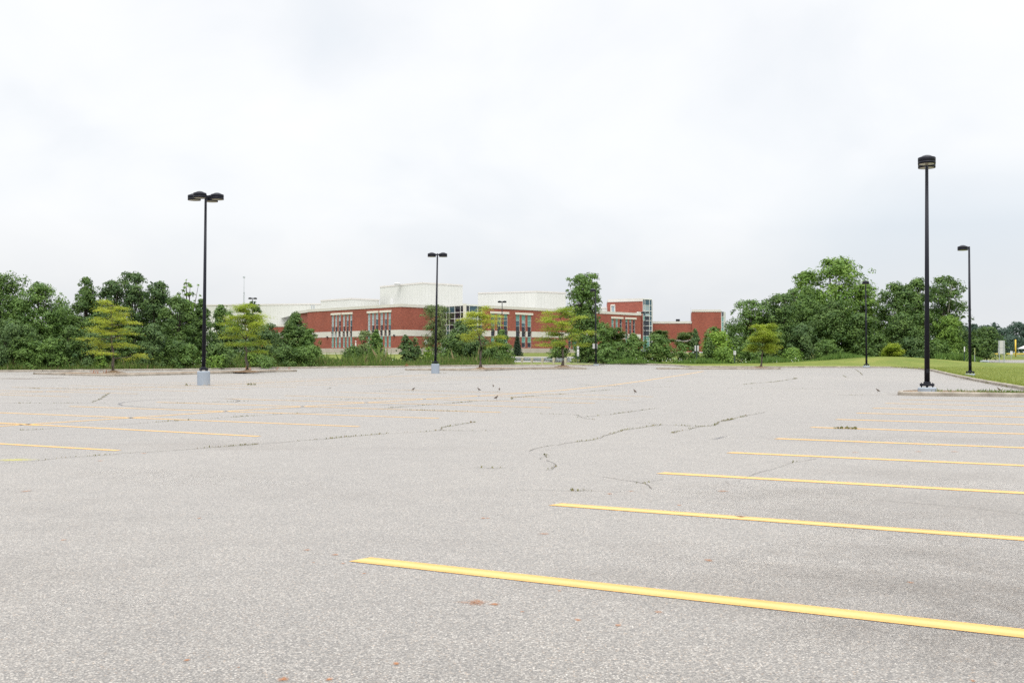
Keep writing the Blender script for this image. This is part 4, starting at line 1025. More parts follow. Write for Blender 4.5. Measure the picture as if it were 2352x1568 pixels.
sign('road_sign', 'pair of narrow white sign plates one above the other near the guardrail end', 1327.3, 121.5, [(1325, 1329.8, 791.7, 799.5), (1325.2, 1330, 801.6, 817.6)], .05, 'dpost', marks={0: [(.05, -.2, .4, .12)], 1: [(0, .05, .6, .05), (0, -.33, .5, .10)]})
r_ = sign('road_sign', 'white road sign fixed to the grey back of an octagon sign', 977.6, 146, [(975.2, 979.7, 781.5, 790.3)], .03, 'galv', marks={0: [(0, .12, .45, .22), (0, -.22, .45, .18)]})
mb = MB(); mb.lathe([(.34, -.01), (.34, .01)], 8)
for i, v in enumerate(mb.v):
    a, bb = math.cos(math.pi / 8), math.sin(math.pi / 8); xx, yy = v[0] * a - v[1] * bb, v[0] * bb + v[1] * a
    mb.v[i] = (xx + .12, .03 + v[2], yy)
oc = mb.build('octagon_panel', M['signback'], r_); oc.location = (0, 0, Z(784.6, 146) - (h(146) + .05))
sign('road_sign', 'small white sign before the stone plinth left of the fourth golden tree', 1275.5, 168, [(1273, 1278, 804.2, 811)], .03, 'galv', marks={0: [(.1, -.15, .45, .3)]})
sign('road_sign', 'tall white sign back on two grey posts beyond the right lawn', 2300.5, 121.4, [(2293, 2308, 782, 798.6), (2292.6, 2308.2, 799, 812.8)], .04, 'galv', 'signback', True, [2294.8, 2305.8])
sign('field_sign', 'small white sign on a post left of the yellow post', 2323, 147, [(2320, 2326, 806, 814)], .03, 'galv')
sign('marker_sign', 'thin pale sign seen edge on left of the shoulder lamp pole', 2215.2, 120, [(2214, 2216.6, 796, 807.6)], .035, 'dpost', 'sign')
sign('marker_post', 'thin yellowish marker post right of the shoulder lamp pole', 2239, 120, [(2238.5, 2239.6, 799, 815)], .03, 'galv', 'lime', cat='post')
sign('marker_sign', 'small orange marker beside the dark cone shaped tree', 733.6, 140, [(731.2, 736, 806.8, 811.6)], .03, 'galv', 'orange')
mb = MB(); d = 150; mb.lathe([(.09, 0), (.09, Z(788, d) - h(d)), (.05, Z(786.5, d) - h(d)), (.05, Z(785.5, d) - h(d)), (.10, Z(784.5, d) - h(d)), (.10, Z(782.7, d) - h(d))], 12)
tag(mb.build('white_post', M['white'], None, True, (X(817, d), d, h(d))), 'white bollard post right of the first tall window pair', 'post')
# plate strapped behind the lamp pole
d = lamp_pole_d + .14
mb = MB(); mb.box((0, 0, 0), ((1372 - 1361.2) / F_PX * d, .02, (800.4 - 789) / F_PX * d), 0, .004)
pl = mb.build('sign_plate', M['signback'], None, False, (X(1366.6, d), d, Z(794.7, d))); tag(pl, 'white plate strapped behind the lamp pole near the guardrail', 'sign')
# guardrail
gA, gB = (1160, 119.6), (1307, 115.4)
def gp(px):
    k = (px - CX) / F_PX; ax, ay, bx, by = X(*gA), gA[1], X(*gB), gB[1]
    L = math.hypot(bx - ax, by - ay); tx, ty = (bx - ax) / L, (by - ay) / L
    s = (k * ay - ax) / (tx - k * ty); return Vector((ax + tx * s, ay + ty * s, 0)), Vector((tx, ty, 0))
p0, tdir = gp(1160); p1, _ = gp(1306); nb = Vector((-tdir.y, tdir.x, 0))
root = empty('guardrail', (p0.x, p0.y, h(p0.y) + .1)); tag(root, 'steel guardrail on pale wooden posts between the lot and the access road', 'guardrail')
O = Vector((p0.x, p0.y, h(p0.y) + .1))
for px in (1176, 1199, 1221.4, 1245.6, 1271.5, 1298.7):
    p, _ = gp(px); q = p - Vector((O.x, O.y, 0)); zz = h(p.y) + .1 - O.z
    mb = MB(); mb.box((q.x, q.y, zz + .30), (.19, .19, .82), math.atan2(tdir.y, tdir.x), .01); mb.build('post', M['wood'], root)
    mb = MB(); c = q + nb * .16; mb.box((c.x, c.y, zz + .50), (.17, .15, .36), math.atan2(tdir.y, tdir.x), .008); mb.build('spacer', M['wood'], root)
prof = [(.0, .155), (.02, .15), (.085, .11), (.085, .07), (.02, .03), (.0, .0), (.02, -.03), (.085, -.07), (.085, -.11), (.02, -.15), (.0, -.155)]
mb = MB(); L = (p1 - p0).length; n = 24
for q in range(n + 1):
    s = L * q / n; fl_ = max(0, (s - L + .6) / .6)
    c = p0 + tdir * s - Vector((O.x, O.y, 0)) + nb * (.235 + .10 * fl_)
    zz = h((p0 + tdir * s).y) + .1 - O.z + .50
    for u, w in prof: mb.v.append(tuple(c + nb * u + Vector((0, 0, zz + w * (1 + .15 * fl_)))))
k = len(prof)
for q in range(n):
    for j in range(k - 1): mb.f.append((q * k + j, q * k + j + 1, (q + 1) * k + j + 1, (q + 1) * k + j)); mb.mi.append(0)
mb.build('rail', M['galv'], root)
c = p1 - Vector((O.x, O.y, 0)) + nb * .30; mb = MB(); zz = h(p1.y) + .1 - O.z + .5
mb.tube([c + Vector((.06, 0, zz - .19)), c + Vector((.06, 0, zz + .19))], [.11, .11], 12); mb.build('end_terminal', M['galv'], root)
# stub of rail by the right road
d = 120.6; root = empty('guardrail', (X(2262, d), d, h(d) + .05)); tag(root, 'short low grey rail beside the right road', 'guardrail')
w = 17 / F_PX * d; mb = MB()
for i in range(len(prof) - 1):
    (u0, z0), (u1, z1) = prof[i], prof[i + 1]
    mb.face([(-w / 2, -u0, z0 + .22), (w / 2, -u0, z0 + .22), (w / 2, -u1, z1 + .22), (-w / 2, -u1, z1 + .22)])
mb.build('rail', M['galv'], root)
for ox in (-w * .42, 0, w * .42):
    mb = MB(); mb.box((ox, .08, .15), (.12, .12, .42)); mb.build('post', M['galv'], root)
mb = MB(); mb.tube([(-w / 2 - .05, -.02, .04), (-w / 2 - .05, -.02, .40)], [.12, .12], 10); mb.build('end_terminal', M['galv'], root)
# ball field fence with yellow cap, foul post
d = 162; root = empty('chain_link_fence', (X(2330, d), d, h(d))); tag(root, 'chain link fence with a yellow top rail at the right edge', 'fence')
x0, x1 = X(2285, d) - X(2330, d), X(2480, d) - X(2330, d); zt = Z(812.6, d) - h(d)
mb = MB(); mb.tube([(x0, 0, zt), (x1, 0, zt)], [.06, .06], 8); mb.build('top_rail', M['yellow'], root)
mb = MB(); n = 6
while x0 + n * 2.4 < x1 + 2.4: n += 1
for i in range(n):
    mb = MB(); xx = x0 + (x1 - x0) * i / (n - 1); mb.tube([(xx, .03, -.1), (xx, .03, zt)], [.035, .03], 6); mb.build('post', M['galv'], root)
mb = MB(); k = int((x1 - x0) / .16)
for i in range(k):
    xx = x0 + (x1 - x0) * i / k
    for sgn in (1, -1):
        e = xx + sgn * zt * .6
        mb.tube([(xx, 0, .02), (min(max(e, x0), x1), 0, zt * (1 if x0 <= e <= x1 else .8))], [.004, .004], 3, False)
mb.build('wire_mesh', M['galv'], root)
d = 161.2; mb = MB(); mb.tube([(0, 0, 0), (0, 0, Z(779.6, d) - h(d))], [.10, .10], 12)
pole_ = mb.build('foul_post', M['yellow'], None, True, (X(2332.6, d), d, h(d))); tag(pole_, 'thick yellow post rising behind the chain link fence', 'post')
d = 185; root = empty('shelter', (X(2366, d), d, h(d))); tag(root, 'white roofed shelter cut off by the right edge', 'shelter')
zt = Z(789, d) - h(d)
mb = MB(); hw = 1.6
mb.face([(-hw, -1.5, zt - .9), (hw, -1.5, zt - .9), (hw * .2, 0, zt), (-hw * .2, 0, zt)]); mb.face([(hw, 1.5, zt - .9), (-hw, 1.5, zt - .9), (-hw * .2, 0, zt), (hw * .2, 0, zt)])
mb.face([(-hw, 1.5, zt - .9), (-hw, -1.5, zt - .9), (-hw * .2, 0, zt)]); mb.face([(hw, -1.5, zt - .9), (hw, 1.5, zt - .9), (hw * .2, 0, zt)])
mb.build('roof', M['white'], root)
for sx in (-1, 1):
    for sy in (-1, 1):
        mb = MB(); mb.tube([(sx * hw * .9, sy * 1.3, 0), (sx * hw * .9, sy * 1.3, zt - .85)], [.05, .05], 6); mb.build('post', M['galv'], root)
# radio mast far behind
d = 420; zb = h(d); mb = MB(); H = Z(634, d) - zb
for a in range(3):
    w = a * 2.094; mb.tube([(.55 * math.cos(w), .55 * math.sin(w), 0), (.25 * math.cos(w), .25 * math.sin(w), H * .8)], [.055, .045], 4)
for i in range(30):
    t = i / 30; r = .55 - .3 * t
    for a in range(3):
        w, w2 = a * 2.094, (a + 1) * 2.094
        mb.tube([(r * math.cos(w), r * math.sin(w), H * .8 * t), (r * math.cos(w2), r * math.sin(w2), H * .8 * (t + .033))], [.03, .03], 3, False)
mb.tube([(0, 0, H * .78), (0, 0, H)], [.10, .05], 6); mb.box((0, 0, H * .985), (.7, .7, .5))
tag(mb.build('radio_mast', M['galv'], None, False, (X(560, d), d, zb)), 'thin pale radio mast far behind the green gold tree', 'mast')

# ------------------------------------------------------------------ the school
school = empty('school_building', (X(921, 200), 200, h(200)))
tag(school, 'long red brick school with pale stone bands and white metal roof blocks', 'building')
SO = Vector(school.location)
class Wall:
    def __init__(w, pa, da, pb, db):
        w.A = Vector((X(pa, da), da, 0)); w.B = Vector((X(pb, db), db, 0)); w.L = (w.B - w.A).length
        w.t = (w.B - w.A) / w.L; w.n = Vector((w.t.y, -w.t.x, 0))
        if w.n.dot(-w.A) < 0: w.n = -w.n
        w.ang = math.atan2(w.t.y, w.t.x)
    def s(w, px):
        k = (px - CX) / F_PX
        return (k * w.A.y - w.A.x) / (w.t.x - k * w.t.y)
    def y(w, px): return w.A.y + w.t.y * w.s(px)
    def z(w, px, py): return Z(py, w.y(px))
    def P(w, s, z, dep=0.0):
        p = w.A + w.t * s + w.n * dep - SO; p.z = z - SO.z; return p
def mesh_uv(name, quads, mats, parent=school, midx=None):
    vs, fs, uv = [], [], []
    for pts, uvs in quads:
        i = len(vs); vs += [tuple(p) for p in pts]; fs.append(tuple(range(i, i + len(pts)))); uv += uvs
    o = obj_from(name, vs, fs, mats, parent, midx)
    l = o.data.uv_layers.new(name='UVMap')
    l.data.foreach_set('uv', np.array(uv, np.float32).ravel())
    return o
def panel(name, w, s0, s1, z0, z1, material, holes=(), dep=0.0, reveal=.22, cap=False, parent=school):
    ss = sorted({s0, s1, *[v for q in holes for v in q[:2] if s0 < v < s1]}); zs = sorted({z0, z1, *[v for q in holes for v in q[2:] if z0 < v < z1]})
    Q = []
    def quad(a, b, c, d_, uvs): Q.append(([a, b, c, d_], uvs))
    for a, b in zip(ss[:-1], ss[1:]):
        for c, d_ in zip(zs[:-1], zs[1:]):
            m, k = (a + b) / 2, (c + d_) / 2
            if any(q[0] < m < q[1] and q[2] < k < q[3] for q in holes): continue
            quad(w.P(a, c, dep), w.P(b, c, dep), w.P(b, d_, dep), w.P(a, d_, dep), [(a, c), (b, c), (b, d_), (a, d_)])
    for q in holes:
        a, b, c, d_ = max(q[0], s0), min(q[1], s1), max(q[2], z0), min(q[3], z1)
        if a >= b or c >= d_: continue
        i = dep - reveal
        quad(w.P(a, c, dep), w.P(a, d_, dep), w.P(a, d_, i), w.P(a, c, i), [(0, c), (0, d_), (reveal, d_), (reveal, c)])
        quad(w.P(b, d_, dep), w.P(b, c, dep), w.P(b, c, i), w.P(b, d_, i), [(0, d_), (0, c), (reveal, c), (reveal, d_)])
        if q[3] <= z1: quad(w.P(b, d_, dep), w.P(a, d_, dep), w.P(a, d_, i), w.P(b, d_, i), [(b, 0), (a, 0), (a, .2), (b, .2)])
        if q[2] >= z0: quad(w.P(a, c, dep), w.P(b, c, dep), w.P(b, c, i), w.P(a, c, i), [(a, 0), (b, 0), (b, .2), (a, .2)])
    if cap:
        quad(w.P(s0, z1, dep), w.P(s1, z1, dep), w.P(s1, z1, -.35), w.P(s0, z1, -.35), [(s0, 0), (s1, 0), (s1, .4), (s0, .4)])
        quad(w.P(s0, z0, 0), w.P(s1, z0, 0), w.P(s1, z0, dep), w.P(s0, z0, dep), [(s0, 0), (s1, 0), (s1, .4), (s0, .4)])
        quad(w.P(s0, z0, -.35), w.P(s0, z0, dep), w.P(s0, z1, dep), w.P(s0, z1, -.35), [(0, z0), (.4, z0), (.4, z1), (0, z1)])
        quad(w.P(s1, z0, dep), w.P(s1, z0, -.35), w.P(s1, z1, -.35), w.P(s1, z1, dep), [(0, z0), (.4, z0), (.4, z1), (0, z1)])
    return mesh_uv(name, Q, material, parent)
def wbox(mb, w, s0, s1, z0, z1, d0, d1):
    i = len(mb.v)
    for d_ in (d0, d1):
        for s, z in ((s0, z0), (s1, z0), (s1, z1), (s0, z1)): mb.v.append(tuple(w.P(s, z, d_)))
    for f in ((0, 1, 2, 3), (7, 6, 5, 4), (0, 4, 5, 1), (1, 5, 6, 2), (2, 6, 7, 3), (3, 7, 4, 0)):
        mb.f.append(tuple(i + k for k in f)); mb.mi.append(mb.cur)
GM = ['glass', 'glass_blue', 'blind', 'blind_pale']
def window(w, s0, s1, z0, z1, cuts, panes, rec=-.16, fr=.042, parent=school, vcuts=()):
    """tall window: glazed lights between transoms; panes give the look of each light from the top down, 'a/b' is a half drawn blind"""
    zs = [z1] + [z1 - (z1 - z0) * c for c in cuts] + [z0]
    Q, mi = [], []
    for k in range(len(zs) - 1):
        a, b = zs[k], zs[k + 1]; look = panes[k % len(panes)]
        parts = look.split('/')
        splits = [a, a - (a - b) * random.uniform(.45, .62), b] if len(parts) == 2 else [a, b]
        for j, p in enumerate(parts):
            Q.append(([w.P(s0, splits[j + 1], rec), w.P(s1, splits[j + 1], rec), w.P(s1, splits[j], rec), w.P(s0, splits[j], rec)], [(0, 0), (1, 0), (1, 1), (0, 1)])); mi.append(int(p))
    o = mesh_uv('window', Q, [M[g] for g in GM], parent, mi)
    mb = MB(); f = fr
    wbox(mb, w, s0 + .004, s0 + f, z0, z1, rec - .02, rec + .06); wbox(mb, w, s1 - f, s1 - .004, z0, z1, rec - .02, rec + .06)
    for z in zs[1:-1]: wbox(mb, w, s0 + f, s1 - f, z - f / 2, z + f / 2, rec - .02, rec + .055)
    wbox(mb, w, s0 + f, s1 - f, z1 - f, z1 - .004, rec - .02, rec + .055); wbox(mb, w, s0 + f, s1 - f, z0 + .004, z0 + f, rec - .02, rec + .055)
    for v in vcuts: wbox(mb, w, v - f / 2, v + f / 2, z0 + f, z1 - f, rec - .02, rec + .065)
    mb.build('frame', M['frame'], o)
    return o
ZT, ZB, ZBAND1, ZBAND0, ZPL, ZG = 11.29, 10.72, 6.34, 5.17, 2.87, 1.2
ZW1, ZW0, ZL1 = 9.79, 3.02, 10.20
def long_wall(w, s0, s1, holes, top=ZT, brick_top=ZB, plinth=True):
    panel('brick_wall', w, s0, s1, ZPL, brick_top, M['brick'], holes)
    panel('stone_band', w, s0, s1, ZBAND0, ZBAND1, M['stone'], holes, .045, .045, True)
    panel('parapet', w, s0, s1, brick_top, top, M['stone'], (), .10, .1, True)
    panel('plinth', w, s0, s1, ZG, ZPL, M['plinth'], (), .06, .1, True)
def lintel(w, a, b, z0, z1):
    mb = MB(); wbox(mb, w, a, b, z0, z1, -.05, .10); mb.build('lintel', M['lintel'], school)

wA = Wall(706, 224.7, 920.6, 200); wB = Wall(920.6, 200, 1013.6, 208.3); wC = Wall(1106.6, 204.9, 1471.5, 244.8); wA2 = Wall(676, 236, 706, 226.5)
def x3(c): return 705.6 + .2 * c
def x4(c): return 1097.6 + .2 * c
CUT = [.185, .355, .51, .675, .845]
groups_A = [([(278, 305), (318, 343), (358, 385)], (272, 388)), ([(407, 433), (449, 474), (490, 516)], (398, 523)), ([(694, 724), (738, 770), (782, 814)], (687, 818)), ([(838, 868), (886, 914), (931, 960)], (832, 968))]
LOOK_A = ['331322', '330322', '300032', '330022', '310022', '310022', '333322', '330022', '310022', '330022', '310022', '321022']
hA, wins = [], []
for g, lin in groups_A:
    for a, b in g:
        s0, s1 = wA.s(x3(a)), wA.s(x3(b)); hA.append((s0, s1, ZW0, ZW1)); wins.append((s0, s1))
long_wall(wA, 0, wA.L, hA)
for k, (s0, s1) in enumerate(wins): window(wA, s0, s1, ZW0, ZW1, CUT, list(LOOK_A[k]))
for g, lin in groups_A: lintel(wA, wA.s(x3(lin[0])), wA.s(x3(lin[1])), ZW1, ZL1)
long_wall(wB, 0, wB.L, [])
long_wall(wA2, 0, wA2.L, [])
# right hand wing
hC, wins = [], []
GC = [([(150, 195), (222, 268), (297, 343)], (140, 357), 9.72, CUT, ['2/1', '1', '0', '0', '2', '0'], ZW0), ([(436, 482), (503, 548), (570, 615)], (428, 632), 9.72, CUT, None, ZW0),
      ([(1535, 1562), (1583, 1610), (1630, 1657)], (1530, 1668), 9.75, CUT, None, ZW0), ([(1695, 1722), (1740, 1765), (1782, 1808)], (1690, 1820), 9.75, CUT, None, ZW0)]
LC = [['2/1', '1', '0', '0', '2', '0'], ['2/1', '1', '0', '0', '2', '0'], ['2/1', '1', '0', '0', '2', '0'], ['2', '1', '0', '0', '2', '0'], ['2', '3/1', '0', '0', '2', '0'], ['2', '2', '0', '0', '2', '0'],
      ['2', '2/0', '0', '0', '2', '0'], ['2', '2/0', '0', '0', '2', '0'], ['0', '0', '0', '0', '2', '0'], ['2/0', '0', '0', '1', '2', '0'], ['2/0', '0', '0', '0', '2', '0'], ['0', '0', '0', '0', '2', '0']]
for g, lin, zt, cut, _l, zb in GC:
    for a, b in g:
        s0, s1 = wC.s(x4(a)), wC.s(x4(b)); hC.append((s0, s1, zb, zt)); wins.append((s0, s1, zb, zt))
# two lower windows seen between the trees behind the fourth golden tree
for a, b in ((1040, 1070), (1092, 1135)):
    s0, s1 = wC.s(x4(a)), wC.s(x4(b)); hC.append((s0, s1, ZW0, 6.1))
long_wall(wC, 0, wC.L, hC)
for k, (s0, s1, zb, zt) in enumerate(wins): window(wC, s0, s1, zb, zt, CUT, LC[k])
for k, (a, b) in enumerate(((1040, 1070), (1092, 1135))): window(wC, wC.s(x4(a)), wC.s(x4(b)), ZW0, 6.1, [.5], [['0', '0'], ['2', '2']][k])
for g, lin, zt, cut, _l, zb in GC: lintel(wC, wC.s(x4(lin[0])), wC.s(x4(lin[1])), zt, zt + .42)
mb = MB(); wbox(mb, wC, wC.s(1465.6), wC.L + .1, ZT - .5, ZT + .30, -.35, .16); mb.build('parapet_cap', M['stone'], school)
wCe = Wall(1471.5, 244.8, 1476, 262); panel('brick_wall', wCe, 0, wCe.L, ZPL, ZB, M['brick']); panel('parapet', wCe, 0, wCe.L, ZB, ZT, M['stone'], (), .08, .1, True)
# wall lamps on the band
for w, px in ((wA, 753), (wA, 906.6)):
    s = w.s(px); mb = MB(); wbox(mb, w, s - .13, s + .13, ZBAND0 - .10, ZBAND0 + .24, .05, .30); mb.build('wall_lamp', M['pole'], school)
# roof deck
def P2(px, d, z): return Vector((X(px, d), d, z)) - SO
mb = MB(); mb.face([P2(676, 236, 10.6), P2(706, 224.7, 10.6), P2(920.6, 200.2, 10.6), P2(1013.6, 208.5, 10.6), P2(1067.6, 201.2, 10.6), P2(1106.6, 205, 10.6), P2(1471, 245, 10.6), P2(1476, 300, 10.6), P2(600, 300, 10.6)])
mb.build('roof', M['roof'], school)
# glass corner bay
def curtain(wl, z0, z1, vpx, hz, looks, top_fascia=.30, parent=school, name='glass_bay', rec=0.0):
    ss = [0] + [wl.s(p) for p in vpx] + [wl.L]; zs = sorted([z0, z1] + hz)
    Q, mi = [], []
    for i in range(len(ss) - 1):
        for j in range(len(zs) - 1):
            Q.append(([wl.P(ss[i], zs[j], rec), wl.P(ss[i + 1], zs[j], rec), wl.P(ss[i + 1], zs[j + 1], rec), wl.P(ss[i], zs[j + 1], rec)], [(0, 0), (1, 0), (1, 1), (0, 1)]))
            r = len(zs) - 2 - j; row = looks[min(r, len(looks) - 1)]; mi.append(int(row[min(i, len(row) - 1)]))
    o = mesh_uv(name, Q, [M[g] for g in GM], parent, mi)
    mb = MB(); f = .10
    for s in ss: wbox(mb, wl, max(s - f / 2, 0), min(s + f / 2, wl.L), z0, z1, rec - .03, rec + .07)
    for z in zs[1:-1]: wbox(mb, wl, f / 2, wl.L - f / 2, z - f / 2, z + f / 2, rec - .03, rec + .06)
    wbox(mb, wl, 0, wl.L, z1, z1 + top_fascia, rec - .2, rec + .09)
    mb.build('frame', M['frame'], o)
    return o
wG1 = Wall(1013.6, 208.3, 1065.5, 201.0); wG2 = Wall(1069.5, 201.0, 1106.6, 204.9)
hz = [9.75, 8.55, 7.4, 6.3, 5.2, 4.1]
curtain(wG1, 2.9, 11.0, [1025.7, 1032.5, 1045, 1058], hz, ['11100', '00000', '00000', '01000'])
curtain(wG2, 2.9, 11.0, [1077.7, 1097], hz, ['010', '011', '110', '001'])
mb = MB(); mb.box(tuple(P2(1067.5, 201.05, 6.9) ), (.62, .55, 8.9), 0); mb.build('corner_column', M['stone'], school)
# stair tower: brick block with a glass end
wT = Wall(1395.6, 251.5, 1476.6, 247.0); zt = 14.9
s0, s1 = wT.s(1403.8), wT.s(1412)
panel('brick_wall', wT, 0, wT.L, ZPL, zt - .70, M['brick'], [(s0, s1, 11.2, 13.35)])
panel('parapet', wT, 0, wT.L, zt - .70, zt, M['stone'], (), .10, .1, True)
window(wT, s0, s1, 11.2, 13.35, [], ['3'], fr=.12)
mb = MB()
for a, b, c, d_ in ((s0 - .15, s0, 11.2, 13.5), (s1, s1 + .15, 11.2, 13.5), (s0 - .15, s1 + .15, 13.35, 13.62)): wbox(mb, wT, a, b, c, d_, -.02, .08)
mb.build('window_surround', M['lintel'], school)
wS = Wall(1476.6, 247.0, 1497, 249.2)
yz = [701.3, 713.8, 725.5, 736, 748, 759, 771, 783]
curtain(wS, 2.9, zt - .25, [1481.2, 1491.5], [Z(y, 248) for y in yz], ['111', '331', '131', '201', '001', '001', '000', '220'], .22, name='glass_stairwell')
wS2 = Wall(1497, 249.2, 1499.2, 262); panel('stairwell_side', wS2, 0, wS2.L, 2.9, zt - .05, M['stone'])
wT2 = Wall(1393.5, 262, 1395.6, 251.5); panel('brick_wall', wT2, 0, wT2.L, ZPL, zt - .7, M['brick'])
mb = MB(); mb.face([P2(1395.6, 251.5, zt - .3), P2(1476.6, 247.1, zt - .3), P2(1497, 249.3, zt - .3), P2(1499, 262, zt - .3), P2(1393.5, 262, zt - .3)]); mb.build('roof', M['roof'], school)
mb = MB(); wbk = Wall(1393.5, 262, 1499.2, 262); panel('tower_back', wbk, 0, wbk.L, 9, zt - .1, M['siding'])
# low brick wing and brick end block
wE = Wall(1498, 263, 1590, 262); ze = 9.95
panel('brick_wall', wE, 0, wE.L, 2.26, ze - .55, M['brick']); panel('parapet', wE, 0, wE.L, ze - .55, ze, M['stone'], (), .1, .1, True)
panel('stone_band', wE, 0, wE.L, Z(784.5, 262), Z(780, 262), M['stone'], (), .045, .04, True); panel('plinth', wE, 0, wE.L, 1.0, 2.26, M['plinth'], (), .06, .1, True)
mb = MB(); mb.box(tuple(P2(1557, 268, ze + .35)), (.9, .9, .75)); mb.build('roof_unit', M['pole'], school)
wF = Wall(1589.5, 261.6, 1656.6, 261.6); zf = 12.84
panel('brick_wall', wF, 0, wF.L, 2.26, zf - .55, M['brick']); panel('parapet', wF, 0, wF.L, zf - .55, zf, M['stone'], (), .1, .1, True)
wF2 = Wall(1656.6, 261.6, 1662.2, 263); curtain(wF2, 2.3, zf - .5, [], [Z(y, 262) for y in (727, 739, 751, 763)], ['0', '2', '2', '2'], .05, name='glass_bay')
wF3 = Wall(1662.2, 263, 1667, 266); panel('brick_wall', wF3, 0, wF3.L, 2.3, zf - .45, M['siding'])
wFl = Wall(1587, 275, 1589.5, 261.6); panel('brick_wall', wFl, 0, wFl.L, ze - 1, zf - .5, M['brick'])
mb = MB(); mb.face([P2(1498, 263, ze - .4), P2(1590, 262, ze - .4), P2(1590, 285, ze - .4), P2(1498, 285, ze - .4)]); mb.face([P2(1589.5, 261.8, zf - .3), P2(1656.6, 261.8, zf - .3), P2(1666, 280, zf - .3), P2(1587, 280, zf - .3)]); mb.build('roof', M['roof'], school)
mb = MB(); mb.tube([P2(1586.7, 262.4, ze), P2(1586.7, 262.4, Z(706.5, 262.4))], [.03, .02], 5); mb.build('aerial', M['galv'], school)
# low wing at the far left
wL = Wall(596, 236, 690, 231); zl = 8.2
hl = [(wL.s(a), wL.s(b), 3.0, 5.0) for a, b in ((623, 637), (640, 654))]
panel('brick_wall', wL, 0, wL.L, 1.0, zl - .4, M['brick'], hl); panel('parapet', wL, 0, wL.L, zl - .4, zl, M['stone'], (), .1, .1, True)
panel('stone_band', wL, 0, wL.L, 5.4, 6.5, M['stone'], (), .045, .04, True)
for q in hl: window(wL, *q, [.5], ['2', '2'])
mb = MB(); mb.face([P2(596, 236, zl - .2), P2(690, 231, zl - .2), P2(690, 262, zl - .2), P2(596, 262, zl - .2)]); mb.build('roof', M['roof'], school)
# white metal blocks above the roof
def block(l, c, r, zt, z0, name='metal_block'):
    Lp, Cp, Rp = (Vector((X(*q), q[1], 0)) for q in (l, c, r)); Bp = Lp + Rp - Cp
    Q = []; u = 0
    for a, b in ((Lp, Cp), (Cp, Rp), (Rp, Bp), (Bp, Lp)):
        k = (b - a).length
        Q.append(([Vector((a.x, a.y, z0)) - SO, Vector((b.x, b.y, z0)) - SO, Vector((b.x, b.y, zt)) - SO, Vector((a.x, a.y, zt)) - SO], [(u, z0), (u + k, z0), (u + k, zt), (u, zt)])); u += k
    Q.append(([Vector((p.x, p.y, zt)) - SO for p in (Lp, Cp, Rp, Bp)], [(0.5, 0), (.5, 1), (.5, 1), (.5, 0)]))
    o = mesh_uv(name, Q, M['siding'])
    mb = MB()
    for a, b in ((Lp, Cp), (Cp, Rp)):
        t = (b - a).normalized(); n = Vector((t.y, -t.x, 0)); n = n if n.dot(-a) > 0 else -n
        i = len(mb.v)
        for dd in (-.05, .08):
            for p, z in ((a, zt - .28), (b, zt - .28), (b, zt + .05), (a, zt + .05)): mb.v.append(tuple(p + n * dd + Vector((0, 0, z)) - SO))
        for f in ((4, 5, 6, 7), (0, 4, 7, 3), (3, 7, 6, 2), (1, 2, 6, 5), (0, 1, 5, 4)): mb.f.append(tuple(i + k for k in f)); mb.mi.append(0)
    mb.build('coping', M['stone'], o)
    return o
block((474, 262), (736.2, 256), (760, 290), 14.1, 1.0)
block((736.6, 244), (806.6, 235), (871, 240.5), 14.28, 10)
block((872.6, 243.4), (970.6, 230), (1062.6, 238), 17.48, 10)
block((1097.6, 251.8), (1231.6, 245), (1300, 251), 16.5, 10)
block((1376, 258), (1396, 256), (1420, 262), 13.2, 9)
mb = MB(); mb.lathe([(.6, 0), (.6, .3), (.75, .34), (.7, .5), (.4, .62), (.05, .66)], 16, tuple(P2(912, 236, 17.2))); mb.build('roof_vent', M['white'], school)
mb = MB(); mb.lathe([(.6, 0), (.6, .3), (.75, .35), (.4, .8), (.05, .85)], 14, tuple(P2(1210, 235, 10.6))); mb.build('roof_vent', M['white'], school)
mb = MB(); mb.box(tuple(P2(900, 214, 11.9)), (.55, .55, 2.4)); mb.build('flue', M['white'], school)
for px in (716, 721):
    mb = MB(); mb.lathe([(.12, 0), (.12, 1.3)], 8, tuple(P2(px, 250, 12.2))); mb.build('flue', M['galv'], school)
mb = MB(); q = P2(789, 228, 10.9); mb.tube([P2(750, 231, 11.3), P2(812, 226, 11.3)], [.06, .06], 5); mb.build('roof_rail', M['galv'], school)

